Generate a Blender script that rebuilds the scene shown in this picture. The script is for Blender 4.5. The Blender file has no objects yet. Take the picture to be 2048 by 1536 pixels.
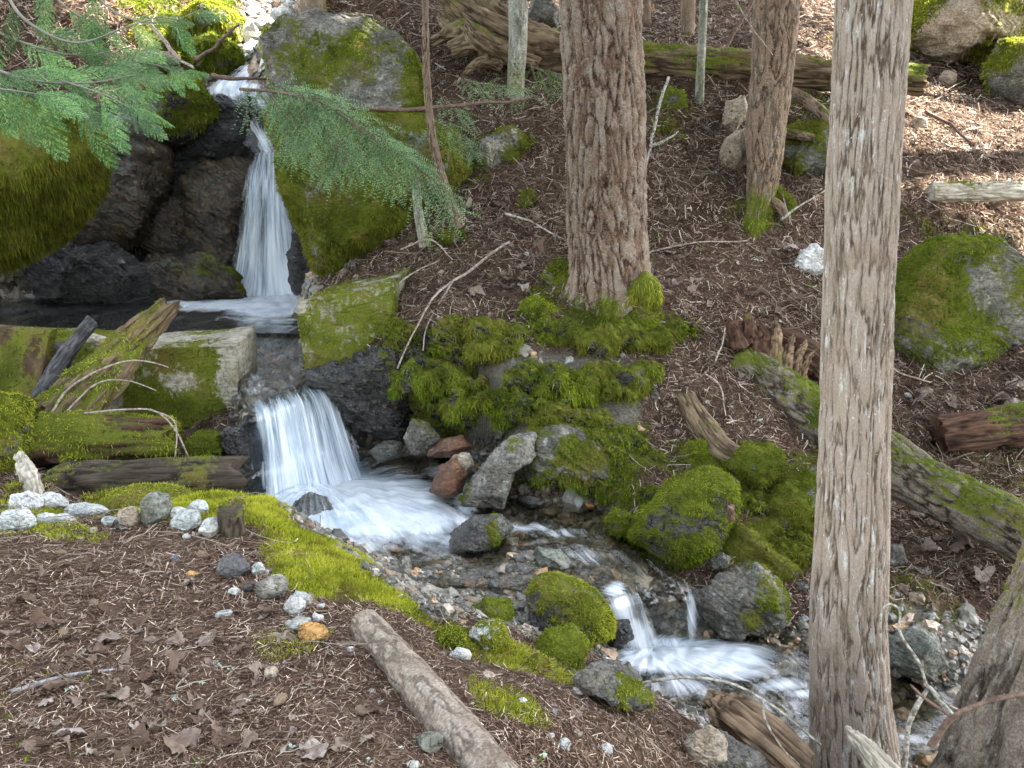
EXPOSURE = 3.68
import bpy, math, random
import numpy as np
from mathutils import Vector
R = np.random.default_rng(7)
SC = bpy.context.scene
COL = SC.collection
# ------------------------------------------------------------------ camera model
F = 1900.0; PITCH = math.radians(13.0); CZ = 1.6
CAM = np.array([0., 0., CZ])
RT = np.array([1., 0., 0.]); FW = np.array([0., math.cos(PITCH), -math.sin(PITCH)]); UP = np.array([0., math.sin(PITCH), math.cos(PITCH)])
def ray(u, v):
    u = np.asarray(u, float); v = np.asarray(v, float)
    d = FW + ((u-1024)/F)[..., None]*RT + ((768-v)/F)[..., None]*UP
    return d/d[..., 1:2]
def P(u, v, y):                       # point of the place at distance y ahead, seen at u, v
    return CAM + ray(u, v)*np.asarray(y, float)[..., None]
def PZ(u, v, z):
    d = ray(u, v); return CAM + d*((z-CZ)/d[..., 2])[..., None]
def proj(p):
    q = p-CAM; w = q@FW
    w = np.where(w > .05, w, .05)
    return 1024+F*(q@RT)/w, 768-F*(q@UP)/w, w
# ------------------------------------------------------------------ noise
def _h(ix, iy, iz, s):
    n = (ix*374761393+iy*668265263+iz*1440662683+s*974634721) & 0xffffffff
    n = ((n ^ (n >> 13))*1274126177) & 0xffffffff
    n = ((n ^ (n >> 16))*2246822519) & 0xffffffff
    return ((n ^ (n >> 15)) & 0xffff)/32767.5-1.0
def vn(p, s=0):
    p = np.asarray(p, float); i = np.floor(p).astype(np.int64); f = p-i; f = f*f*(3-2*f)
    x, y, z = i[:, 0], i[:, 1], i[:, 2]; o = 0
    for a in (0, 1):
        for b in (0, 1):
            for c in (0, 1):
                w = (f[:, 0] if a else 1-f[:, 0])*(f[:, 1] if b else 1-f[:, 1])*(f[:, 2] if c else 1-f[:, 2])
                o = o+w*_h(x+a, y+b, z+c, s)
    return o
def fbm(p, sc=1.0, o=4, s=0, g=.5):
    p = np.asarray(p, float)*sc; r = 0; a = 1; t = 0
    for k in range(o):
        r = r+a*vn(p+k*17.3, s+k); t += a; a *= g; p = p*2.03
    return r/t
def ridge(p, sc=1.0, o=3, s=0):
    p = np.asarray(p, float)*sc; r = 0; a = 1; t = 0
    for k in range(o):
        r = r+a*(1-2*np.abs(vn(p+k*11.7, s+k))); t += a; a *= .5; p = p*2.1
    return r/t
def smooth(a, b, x):
    t = np.clip((x-a)/(b-a), 0, 1); return t*t*(3-2*t)
def lerp(a, b, t): return a+(b-a)*t
def crm(pts, n):                      # Catmull-Rom through points (rows), n samples
    pts = np.asarray(pts, float); m = len(pts)
    if m == 2:
        t = np.linspace(0, 1, n)[:, None]; return pts[0]*(1-t)+pts[1]*t
    q = np.vstack([2*pts[0]-pts[1], pts, 2*pts[-1]-pts[-2]])
    t = np.linspace(0, m-1-1e-9, n); i = t.astype(int); f = (t-i)[:, None]
    a, b, c, d = q[i], q[i+1], q[i+2], q[i+3]
    return .5*(2*b+(c-a)*f+(2*a-5*b+4*c-d)*f*f+(3*b-a-3*c+d)*f**3)
def inpoly(u, v, poly):
    poly = np.asarray(poly, float); r = np.zeros(u.shape, bool); j = len(poly)-1
    for i in range(len(poly)):
        xi, yi = poly[i]; xj, yj = poly[j]
        c = (yi > v) != (yj > v)
        r ^= c & (u < (xj-xi)*(v-yi)/((yj-yi) if yj != yi else 1e-9)+xi); j = i
    return r
# ------------------------------------------------------------------ mesh making
WL = {}
def tris(F):
    out = []
    for f in (F if isinstance(F, list) else [F]):
        f = np.asarray(f)
        if f.size == 0: continue
        out.append(f[:, :3])
        if f.shape[1] == 4: out.append(f[:, [0, 2, 3]])
    return np.vstack(out)
def vnormals(V, F):
    T = tris(F); n = np.cross(V[T[:, 1]]-V[T[:, 0]], V[T[:, 2]]-V[T[:, 0]]); o = np.zeros_like(V)
    for k in range(3):
        for c in range(3): o[:, c] += np.bincount(T[:, k], n[:, c], len(V))
    return o/np.maximum(np.linalg.norm(o, axis=1, keepdims=True), 1e-12)
def mesh(name, V, F, mat, smooth_=True, attrs=None):
    me = bpy.data.meshes.new(name)
    FL = [np.asarray(f) for f in (F if isinstance(F, list) else [F]) if len(f)]
    V = np.ascontiguousarray(V, np.float32)
    me.vertices.add(len(V)); me.vertices.foreach_set('co', V.ravel())
    idx = np.concatenate([f.ravel() for f in FL]).astype(np.int32)
    tot = np.concatenate([np.full(len(f), f.shape[1], np.int32) for f in FL])
    st = np.concatenate([[0], np.cumsum(tot)[:-1]]).astype(np.int32)
    me.loops.add(len(idx)); me.polygons.add(len(tot))
    me.loops.foreach_set('vertex_index', idx); me.polygons.foreach_set('loop_start', st)
    me.polygons.foreach_set('use_smooth', np.full(len(tot), smooth_, bool))
    me.update(calc_edges=True); me.validate()
    for k, a in (attrs or {}).items():
        a = np.asarray(a, np.float32)
        at = me.attributes.new(k, 'FLOAT', 'POINT'); at.data.foreach_set('value', a)
    me.materials.append(mat)
    return me
def mk(name, V, F, mat, parent=None, loc=None, smooth_=True, attrs=None, kind=None, label=None, cat=None, group=None):
    V = np.asarray(V, float)
    if parent is not None: base = WL[parent.name]
    elif loc is not None: base = np.asarray(loc, float)
    else: base = np.zeros(3)
    o = bpy.data.objects.new(name, mesh(name, V-base, F, mat, smooth_, attrs)); COL.objects.link(o)
    if parent is not None: o.parent = parent
    else: o.location = base
    WL[o.name] = base
    tag(o, label, cat, group, kind)
    return o
def tag(o, label=None, cat=None, group=None, kind=None):
    if label: o['label'] = label
    if cat: o['category'] = cat
    if group: o['group'] = group
    if kind: o['kind'] = kind
def thing(name, loc, label, cat, group=None):
    o = bpy.data.objects.new(name, None); COL.objects.link(o); o.location = loc; o.empty_display_size = .05
    WL[o.name] = np.asarray(loc, float); tag(o, label, cat, group); return o
# ------------------------------------------------------------------ shapes
def grid_faces(nr, nc, wrap=False):
    a = np.arange(nr-1)[:, None]*nc; c = np.arange(nc if wrap else nc-1)[None]; d = (c+1) % nc
    return np.stack([a+c, a+d, a+nc+d, a+nc+c], -1).reshape(-1, 4)
_ICO = {}
def ico(sub):
    if sub not in _ICO:
        t = (1+5**.5)/2
        v = [(-1, t, 0), (1, t, 0), (-1, -t, 0), (1, -t, 0), (0, -1, t), (0, 1, t), (0, -1, -t), (0, 1, -t), (t, 0, -1), (t, 0, 1), (-t, 0, -1), (-t, 0, 1)]
        f = [(0, 11, 5), (0, 5, 1), (0, 1, 7), (0, 7, 10), (0, 10, 11), (1, 5, 9), (5, 11, 4), (11, 10, 2), (10, 7, 6), (7, 1, 8), (3, 9, 4), (3, 4, 2), (3, 2, 6), (3, 6, 8), (3, 8, 9), (4, 9, 5), (2, 4, 11), (6, 2, 10), (8, 6, 7), (9, 8, 1)]
        v = [np.array(q)/np.linalg.norm(q) for q in v]
        for _ in range(sub):
            mid = {}; g = []
            def m(a, b):
                k = (min(a, b), max(a, b))
                if k not in mid:
                    q = v[a]+v[b]; v.append(q/np.linalg.norm(q)); mid[k] = len(v)-1
                return mid[k]
            for a, b, c in f:
                x, y, z = m(a, b), m(b, c), m(c, a); g += [(a, x, z), (b, y, x), (c, z, y), (x, y, z)]
            f = g
        _ICO[sub] = (np.array(v), np.array(f))
    return _ICO[sub]
def tube(pts, rad, na, nl, disp=None, caps=True, seed=0, flat=1.0):
    """swept tube; disp(th, s, p) -> radial offset. Returns V, F, th, s (length along) per vertex"""
    C = crm(pts, nl); tt = np.linspace(0, 1, nl)
    r = np.interp(tt, np.linspace(0, 1, len(rad)), rad) if len(rad) != nl else np.asarray(rad)
    T = np.gradient(C, axis=0); T /= np.linalg.norm(T, axis=1, keepdims=True)
    ref = np.array([0, .6, -.8]) if abs(T[0, 2]) < .75 else np.array([0, 1., 0])
    A = np.zeros_like(C); a = ref-T[0]*(ref@T[0]); a /= np.linalg.norm(a)
    for i in range(nl):
        a = a-T[i]*(a@T[i]); a /= np.linalg.norm(a); A[i] = a
    B = np.cross(T, A); S = np.concatenate([[0], np.cumsum(np.linalg.norm(np.diff(C, axis=0), axis=1))])
    th = np.linspace(0, 2*math.pi, na, endpoint=False)
    TH = np.tile(th, nl); SS = np.repeat(S, na); rr = np.repeat(r, na)
    dirs = (np.cos(th)[None, :, None]*A[:, None]*flat+np.sin(th)[None, :, None]*B[:, None]).reshape(-1, 3)
    base = np.repeat(C, na, 0)
    if disp is not None: rr = rr+disp(TH, SS, base+dirs*rr[:, None], rr)
    V = base+dirs*rr[:, None]; Fq = grid_faces(nl, na, True); FL = [Fq]
    if caps:
        n0 = len(V); V = np.vstack([V, C[:1], C[-1:]]); k = np.arange(na); k2 = (k+1) % na
        FL.append(np.stack([np.full(na, n0), k, k2], 1)[:, ::-1]); o = (nl-1)*na
        FL.append(np.stack([np.full(na, n0+1), o+k, o+k2], 1))
        TH = np.append(TH, [0, 0]); SS = np.append(SS, [0, S[-1]])
    return V, FL, TH, SS
def sample(V, F, w, n, rng, pw=None):
    T = tris(F); e1 = V[T[:, 1]]-V[T[:, 0]]; e2 = V[T[:, 2]]-V[T[:, 0]]; nn = np.cross(e1, e2); ar = np.linalg.norm(nn, axis=1)
    pr = ar*np.clip(w[T].mean(1), 0, None)
    if pw is not None: pr = pr*pw(V[T].mean(1))
    if pr.sum() <= 0: return None
    c = np.cumsum(pr); k = np.minimum(np.searchsorted(c, rng.random(n)*c[-1]), len(T)-1)
    a = rng.random(n); b = rng.random(n); fl = a+b > 1; a[fl] = 1-a[fl]; b[fl] = 1-b[fl]
    return V[T[k, 0]]+a[:, None]*e1[k]+b[:, None]*e2[k], nn[k]/np.maximum(ar[k], 1e-12)[:, None], ar.sum()/2
def unit(a): return a/np.maximum(np.linalg.norm(a, axis=-1, keepdims=True), 1e-9)
def blades(p, n, L, W, rng, droop=.3, lean=.9):
    """little leaf-shaped blades standing on a surface: three corners each"""
    m = len(p); d = unit(n+lean*rng.normal(size=(m, 3))*.6+np.array([0, 0, -droop]))
    s = unit(np.cross(d, rng.normal(size=(m, 3)))); l = L*rng.uniform(.5, 1.5, m)[:, None]; w = W*rng.uniform(.6, 1.4, m)[:, None]
    p = p-n*L*.15
    V = np.stack([p-s*w*.5, p+s*w*.5, p+d*l+np.array([0, 0, -1.])*l*droop*.5], 1).reshape(-1, 3)
    return V, np.arange(3*m).reshape(-1, 3), np.tile([0., 0, 1], m)
def fuzz(name, V, F, w, dens, L, W, mat, parent=None, seed=1, droop=.3, lean=.9, cap=60000, **kw):
    rng = np.random.default_rng(seed); T = tris(F)
    # leave out blades on the far side that no viewpoint near here could see
    nv = vnormals(V, F); f = ((CAM-V)*nv).sum(1)/np.linalg.norm(CAM-V, axis=1); w2 = np.where(f > -.45, w, 0)
    ar = (np.linalg.norm(np.cross(V[T[:, 1]]-V[T[:, 0]], V[T[:, 2]]-V[T[:, 0]]), axis=1)/2*w2[T].mean(1)).sum()
    n = int(min(cap, ar*dens))
    if n < 20: return None
    p, nn, _ = sample(V, F, w2, n, rng)
    bv, bf, tip = blades(p, nn, L, W, rng, droop, lean)
    kw.setdefault('kind', 'stuff')
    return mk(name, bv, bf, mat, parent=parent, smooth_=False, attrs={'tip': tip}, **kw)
# ------------------------------------------------------------------ materials
class NT:
    def __init__(s, name):
        s.m = bpy.data.materials.new(name); s.m.use_nodes = True; s.t = s.m.node_tree; s.t.nodes.clear()
        s.out = s.t.nodes.new('ShaderNodeOutputMaterial')
    def n(s, ty, ins=None, **props):
        d = s.t.nodes.new('ShaderNode'+ty)
        for k, v in props.items(): setattr(d, k, v)
        for k, v in (ins or {}).items():
            if hasattr(v, 'bl_idname') or hasattr(v, 'is_linked'): s.t.links.new(v.outputs[0] if hasattr(v, 'bl_idname') and hasattr(v, 'outputs') else v, d.inputs[k])
            else:
                if isinstance(v, tuple) and len(v) == 3 and d.inputs[k].type == 'RGBA': v = v+(1,)
                d.inputs[k].default_value = v
        return d
    def pos(s): return s.n('NewGeometry').outputs['Position']
    def isl(s): return s.n('NewGeometry').outputs['Random Per Island']
    def attr(s, nm): return s.n('Attribute', attribute_name=nm).outputs['Fac']
    def map(s, v, sc, loc=(0, 0, 0)): return s.n('Mapping', {'Vector': v, 'Scale': sc, 'Location': loc})
    def noise(s, v, sc, det=4, ro=.55, dist=0): return s.n('TexNoise', {'Vector': v, 'Scale': sc, 'Detail': det, 'Roughness': ro, 'Distortion': dist}).outputs['Fac']
    def ramp(s, f, *st, interp='LINEAR'):
        d = s.n('ValToRGB', {'Fac': f}); r = d.color_ramp; r.interpolation = interp
        while len(r.elements) < len(st): r.elements.new(.5)
        for e, (p, c) in zip(r.elements, st): e.position = p; e.color = tuple(c)+(1,) if not isinstance(c, (int, float)) else (c, c, c, 1)
        return d.outputs['Color']
    def mix(s, f, a, b, bl='MIX'):
        d = s.t.nodes.new('ShaderNodeMix'); d.data_type = 'RGBA'; d.blend_type = bl
        for k, v in ((0, f), (6, a), (7, b)):
            if isinstance(v, (tuple, int, float)): d.inputs[k].default_value = (tuple(v)+(1,) if isinstance(v, tuple) and k else v)
            else: s.t.links.new(v, d.inputs[k])
        return d.outputs[2]
    def math(s, op, a, b=0., c=None, clamp=False):
        d = s.n('Math', operation=op); d.use_clamp = clamp
        for k, v in enumerate((a, b) if c is None else (a, b, c)):
            if isinstance(v, (int, float)): d.inputs[k].default_value = v
            else: s.t.links.new(v, d.inputs[k])
        return d.outputs[0]
    def bump(s, h, st=.5, dist=.01): return s.n('Bump', {'Height': h, 'Strength': st, 'Distance': dist}).outputs['Normal']
    def bsdf(s, col, rough=.8, normal=None, spec=.3, **k):
        i = {'Base Color': col, 'Roughness': rough, 'Specular IOR Level': spec}
        if normal is not None: i['Normal'] = normal
        i.update(k); return s.n('BsdfPrincipled', i).outputs[0]
    def end(s, sh): s.t.links.new(sh, s.out.inputs[0]); return s.m
    def mixsh(s, f, a, b):
        d = s.t.nodes.new('ShaderNodeMixShader')
        for k, v in enumerate((f, a, b)):
            if isinstance(v, (int, float)): d.inputs[k].default_value = v
            else: s.t.links.new(v, d.inputs[k])
        return d.outputs[0]
MOSSB = (.055, .075, .010)
def moss_ground(t, p):
    n = t.noise(p, 3.2, 3); k = t.noise(p, 90, 3)
    c = t.ramp(n, (.3, (.05, .062, .010)), (.5, (.125, .145, .020)), (.68, (.17, .14, .04)))
    return t.mix(t.math('MULTIPLY', k, .6), c, (.02, .025, .006))
def rock_mat(name, c1, c2, c3, rough=.75, sc=5., crack=.6, spec=.3, band=0., lich=.0, bd=.03):
    t = NT(name); p = t.pos(); rnd = t.n('ObjectInfo').outputs['Random']
    n1 = t.noise(p, sc, 6, .62, .3); n2 = t.noise(p, sc*7, 5, .65)
    q = t.map(p, (1, 1, 4.5)); q.inputs['Rotation'].default_value = (.5, .35, 0)
    n3 = t.noise(q.outputs[0], sc*2.2, 5, .6, .4)
    a = t.mix(t.ramp(n1, (.36, 0.), (.62, 1.)), c1, c2)
    a = t.mix(t.math('MULTIPLY', t.ramp(n3, (.5, 0.), (.62, 1.)), .55), a, c3)
    dk = t.ramp(n2, (.3, .45), (.5, 1.), (.75, 1.35))
    a = t.mix(1., a, dk, 'MULTIPLY')
    vz = t.n('TexVoronoi', {'Vector': t.n('VectorMath', {0: p, 1: t.n('TexNoise', {'Vector': p, 'Scale': sc*1.5}).outputs['Color']}, operation='ADD').outputs[0], 'Scale': sc*.9}, feature='DISTANCE_TO_EDGE').outputs['Distance']
    cr = t.ramp(vz, (0., 0.), (.035, 1.))
    a = t.mix(t.math('MULTIPLY', t.math('SUBTRACT', 1., cr), crack), a, (.012, .011, .009))
    if lich:
        l = t.noise(p, 16, 5, .7); a = t.mix(t.ramp(l, (.60, 0.), (.66, lich)), a, (.42, .43, .38))
    st = t.noise(p, sc*1.7, 3, .5); a = t.mix(t.ramp(st, (.50, 0.), (.68, .5)), a, t.mix(1., a, (.62, .50, .36), 'MULTIPLY'))
    v = t.math('MULTIPLY_ADD', rnd, .5, .75); a = t.mix(1., a, v, 'MULTIPLY')
    ms = t.attr('moss'); mm = t.ramp(t.math('ADD', ms, t.math('MULTIPLY_ADD', t.noise(p, 26, 4, .7), 1.2, -.6)), (.42, 0.), (.6, 1.))
    a = t.mix(mm, a, moss_ground(t, p))
    h = t.math('ADD', t.math('ADD', t.math('MULTIPLY', n2, .5), t.math('MULTIPLY', n3, .9)), t.math('MULTIPLY', cr, .3))
    r = t.mix(mm, (rough,)*3, (.95,)*3)
    return t.end(t.bsdf(a, r, t.bump(h, .85, bd), t.mix(mm, (spec if rough < .6 else spec*.35,)*3, (.0,)*3)))
def moss_mat(name, dark, mid, light, sc=3.):
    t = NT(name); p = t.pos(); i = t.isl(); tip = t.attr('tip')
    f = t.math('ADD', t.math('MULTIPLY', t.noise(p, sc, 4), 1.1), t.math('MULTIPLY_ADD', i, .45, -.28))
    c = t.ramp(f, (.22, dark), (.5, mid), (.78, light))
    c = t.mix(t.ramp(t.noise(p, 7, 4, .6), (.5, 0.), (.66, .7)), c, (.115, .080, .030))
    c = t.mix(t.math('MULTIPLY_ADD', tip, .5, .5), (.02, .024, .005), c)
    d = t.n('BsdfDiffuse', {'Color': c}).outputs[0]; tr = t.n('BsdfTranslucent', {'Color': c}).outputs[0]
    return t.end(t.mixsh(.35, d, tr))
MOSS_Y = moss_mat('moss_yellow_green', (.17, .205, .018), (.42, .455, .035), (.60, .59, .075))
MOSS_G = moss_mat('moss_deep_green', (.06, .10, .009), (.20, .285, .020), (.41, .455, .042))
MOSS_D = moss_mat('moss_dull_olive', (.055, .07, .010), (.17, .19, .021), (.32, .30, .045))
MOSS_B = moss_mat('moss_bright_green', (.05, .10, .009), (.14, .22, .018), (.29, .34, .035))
R_PALE = rock_mat('rock_pale_bluegreen', (.36, .38, .36), (.50, .51, .48), (.24, .27, .255), .8, 7, .25, lich=.5)
R_GREY = rock_mat('rock_grey', (.088, .085, .074), (.225, .21, .178), (.057, .056, .049), .75, 6, .5, lich=.6)
R_GREEN = rock_mat('rock_greenish_grey', (.10, .108, .088), (.20, .205, .17), (.06, .062, .053), .6, 6, .5)
R_TAN = rock_mat('rock_tan', (.30, .24, .17), (.42, .36, .28), (.20, .16, .12), .8, 7, .3)
R_ORANGE = rock_mat('rock_ochre', (.38, .20, .065), (.45, .28, .11), (.25, .14, .06), .8, 6, .3)
R_RED = rock_mat('rock_rust_wet', (.085, .036, .018), (.135, .064, .030), (.05, .028, .018), .28, 6, .4, .5)
R_DARK = rock_mat('rock_dark_wet', (.008, .008, .007), (.024, .022, .018), (.045, .038, .03), .2, 4, .6, .6, bd=.06)
R_CAVE = rock_mat('rock_brown_damp', (.009, .009, .006), (.052, .043, .022), (.085, .034, .012), .28, 4.5, .7, .5)
R_WET = rock_mat('rock_grey_wet', (.045, .045, .037), (.105, .100, .082), (.028, .028, .023), .2, 6, .5, .5)
R_WHITE = rock_mat('rock_white', (.5, .5, .48), (.62, .61, .58), (.33, .33, .31), .8, 7, .3)
R_CONC = rock_mat('concrete_aged', (.22, .20, .15), (.33, .31, .25), (.15, .13, .085), .9, 3, .1)
R_PURP = rock_mat('rock_slate', (.12, .115, .12), (.19, .185, .19), (.09, .085, .085), .8, 6, .3)
def wood_mat(name, c1, c2, c3, stretch=(1, 1, 1), rough=.85, attr='h', bumps=.6, lich=None, lamt=.0, det=1.):
    t = NT(name); p = t.pos(); h = t.attr('h'); q = t.n('CombineXYZ', {0: t.attr('tu'), 1: t.attr('tv'), 2: t.n('ObjectInfo').outputs['Random']}).outputs[0]
    qq = t.map(q, stretch).outputs[0]
    n = t.noise(qq, 1., 6, .65); n2 = t.noise(p, 9, 4)
    c = t.mix(t.ramp(t.math('ADD', h, t.math('MULTIPLY_ADD', n, .9, -.45)), (.12, 0.), (.55, 1.)), c1, c2)
    c = t.mix(t.ramp(n2, (.42, 0.), (.68, .8)), c, c3)
    if lich:
        q2 = t.map(q, (stretch[0]*.36, stretch[1]*.25, 1)).outputs[0]
        l = t.noise(q2, 1., 5, .7); c = t.mix(t.ramp(l, (.57, 0.), (.66, lamt)), c, lich)
        l2 = t.noise(p, 42, 3, .6); c = t.mix(t.ramp(l2, (.68, 0.), (.72, lamt)), c, (.55, .55, .48))
    fd = t.noise(t.map(q, (stretch[0]*1.6, stretch[1]*3.2, 1)).outputs[0], 1., 4, .7); c = t.mix(1., c, t.ramp(fd, (.3, 1-.5*det), (.5, 1.), (.68, 1+.45*det)), 'MULTIPLY')
    ms = t.attr('moss'); mm = t.ramp(t.math('ADD', ms, t.math('MULTIPLY_ADD', t.noise(p, 26, 4, .7), 1.2, -.6)), (.42, 0.), (.6, 1.))
    c = t.mix(mm, c, moss_ground(t, p))
    return t.end(t.bsdf(c, rough, t.bump(t.math('ADD', n, t.math('MULTIPLY', fd, .6)), bumps, .015), .06))
B_FIR = wood_mat('bark_fir', (.034, .015, .009), (.200, .160, .124), (.142, .090, .059), (75, 55, 1), .9, lich=(.30, .285, .25), lamt=.5)
B_CEDAR = wood_mat('bark_cedar', (.075, .052, .036), (.31, .255, .205), (.26, .205, .15), (110, 30, 1), .9, lich=(.50, .50, .47), lamt=.8, det=.45)
B_MID = wood_mat('bark_brown', (.05, .032, .02), (.185, .13, .09), (.13, .10, .07), (100, 34, 1), .9, lich=(.33, .34, .30), lamt=.4)
B_GREY = wood_mat('bark_grey_smooth', (.10, .095, .075), (.21, .20, .165), (.13, .14, .09), (30, 14, 1), .9, lich=(.40, .42, .37), lamt=.7)
B_LEAN = wood_mat('bark_dark_rough', (.025, .018, .013), (.165, .135, .105), (.09, .07, .052), (90, 30, 1), .9, lich=(.30, .30, .25), lamt=.4)
B_LOGF = wood_mat('bark_patchy_grey_tan', (.105, .083, .064), (.235, .195, .155), (.16, .122, .092), (45, 30, 1), .85, lich=(.38, .36, .31), lamt=.45)
W_OLD = wood_mat('wood_weathered', (.045, .029, .018), (.155, .115, .072), (.10, .072, .043), (45, 2.2, 1), .85)
W_DARK = wood_mat('wood_dark_damp', (.02, .016, .012), (.07, .055, .04), (.045, .035, .025), (45, 2.5, 1), .7)
W_RED = wood_mat('wood_rotten_red', (.028, .016, .011), (.088, .048, .032), (.07, .046, .034), (45, 3, 1), .9)
W_GREYD = wood_mat('wood_charred_grey', (.03, .03, .032), (.085, .083, .085), (.05, .05, .052), (40, 2.5, 1), .7)
W_SPLIT = wood_mat('wood_split_brown', (.06, .035, .02), (.215, .15, .095), (.06, .042, .03), (55, 2.4, 1), .8)
W_PALE = wood_mat('wood_pale_grey', (.22, .19, .15), (.42, .38, .31), (.31, .27, .21), (45, 2.5, 1), .85)
def twig_mat():
    t = NT('dead_twig'); i = t.isl(); p = t.pos()
    c = t.ramp(i, (0., (.028, .017, .012)), (.5, (.075, .050, .036)), (.85, (.16, .12, .09)), (1., (.32, .28, .23)))
    return t.end(t.bsdf(c, .9, None, .05))
TWIG = twig_mat()
def stick_mat(name, c1, c2):
    t = NT(name); p = t.pos(); n = t.noise(p, 40, 4, .7)
    c = t.mix(t.ramp(n, (.4, 0.), (.62, 1.)), c1, c2)
    return t.end(t.bsdf(c, .85, t.bump(n, .5, .004)))
ST_PALE = stick_mat('stick_pale', (.16, .12, .09), (.36, .31, .26)); ST_BROWN = stick_mat('stick_brown', (.07, .042, .028), (.16, .105, .075)); ST_GREY = stick_mat('stick_grey', (.15, .14, .14), (.34, .33, .33)); ST_LICH = stick_mat('stick_lichen', (.10, .075, .055), (.38, .37, .31))
def litter_mat():
    t = NT('needle_litter'); i = t.isl(); p = t.pos(); b = t.noise(p, 1.6, 3)
    c = t.ramp(i, (0., (.018, .011, .008)), (.38, (.054, .033, .023)), (.7, (.115, .079, .056)), (.91, (.24, .185, .14)), (1., (.52, .44, .36)))
    c = t.mix(t.ramp(b, (.40, 0.), (.68, .3)), c, (.13, .088, .062))
    y = t.n('SeparateXYZ', {0: p}).outputs[1]; nearf = t.math('SUBTRACT', 1., t.n('MapRange', {0: y, 1: 3.9, 2: 5.4}).outputs[0]); c = t.mix(t.math('MULTIPLY', nearf, .45), c, t.mix(1., c, (1.9, 1.8, 1.7), 'MULTIPLY'))   # litter is lightened on the near floor, fading out with distance
    return t.end(t.bsdf(c, .9, None, .02))
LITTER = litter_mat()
def leaf_mat():
    t = NT('dry_leaf'); i = t.n('ObjectInfo').outputs['Random']; j = t.isl(); p = t.pos()
    f = t.math('FRACT', t.math('ADD', i, j)); n = t.noise(p, 60, 4, .6)
    c = t.ramp(f, (0., (.085, .053, .038)), (.35, (.155, .110, .083)), (.7, (.225, .178, .145)), (1., (.35, .30, .26)))
    c = t.mix(t.ramp(n, (.42, 0.), (.62, .55)), c, (.10, .062, .042))
    d = t.bsdf(c, .8, t.bump(n, .5, .004), .05); tr = t.n('BsdfTranslucent', {'Color': c}).outputs[0]
    return t.end(t.mixsh(.15, d, tr))
LEAF = leaf_mat()
def fol_mat(name, a, b, c):
    t = NT(name); i = t.isl(); p = t.pos(); n = t.noise(p, 6, 3)
    k = t.ramp(t.math('ADD', t.math('MULTIPLY', i, .5), t.math('MULTIPLY', n, .5)), (.2, a), (.5, b), (.78, c))
    tn = t.attr('tone'); k = t.mix(1., k, t.math('MULTIPLY_ADD', tn, -.75, 1.15), 'MULTIPLY')
    d = t.bsdf(k, .42, None, .3); tr = t.n('BsdfTranslucent', {'Color': k}).outputs[0]
    return t.end(t.mixsh(.3, d, tr))
F_CEDAR = fol_mat('cedar_foliage', (.028, .080, .024), (.085, .195, .055), (.23, .37, .11))
F_HEM = fol_mat('hemlock_foliage', (.05, .115, .045), (.15, .29, .11), (.33, .48, .21))
F_FERN = fol_mat('fern_foliage', (.03, .10, .01), (.07, .20, .02), (.14, .30, .03))
F_CROWN = fol_mat('crown_foliage', (.02, .05, .02), (.045, .10, .035), (.08, .15, .05))
def ground_mat():
    t = NT('forest_floor'); p = t.pos()
    n = t.noise(p, 2.2, 5, .6); f = t.noise(p, 55, 5, .7); g = t.noise(p, 160, 3, .7)
    c = t.mix(t.ramp(n, (.35, 0.), (.65, 1.)), (.040, .023, .016), (.105, .068, .048))
    c = t.mix(t.ramp(f, (.5, 0.), (.68, .85)), c, (.21, .145, .105))
    c = t.mix(t.ramp(g, (.56, 0.), (.7, .6)), c, (.022, .013, .009))
    wet = t.attr('wet'); c = t.mix(wet, c, t.ramp(f, (.3, (.028, .026, .019)), (.5, (.10, .088, .062)), (.7, (.19, .17, .13))))
    ms = t.attr('moss'); mm = t.ramp(t.math('ADD', ms, t.math('MULTIPLY_ADD', t.noise(p, 22, 4, .7), 1., -.5)), (.42, 0.), (.6, 1.))
    c = t.mix(mm, c, moss_ground(t, p))
    r = t.mix(t.math('MULTIPLY', wet, t.math('SUBTRACT', 1., mm)), (.92,)*3, (.35,)*3)
    return t.end(t.bsdf(c, r, t.bump(t.math('ADD', f, t.math('MULTIPLY', g, .5)), .8, .02), t.math('MULTIPLY', wet, .35)))
GROUND = ground_mat()
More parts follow.
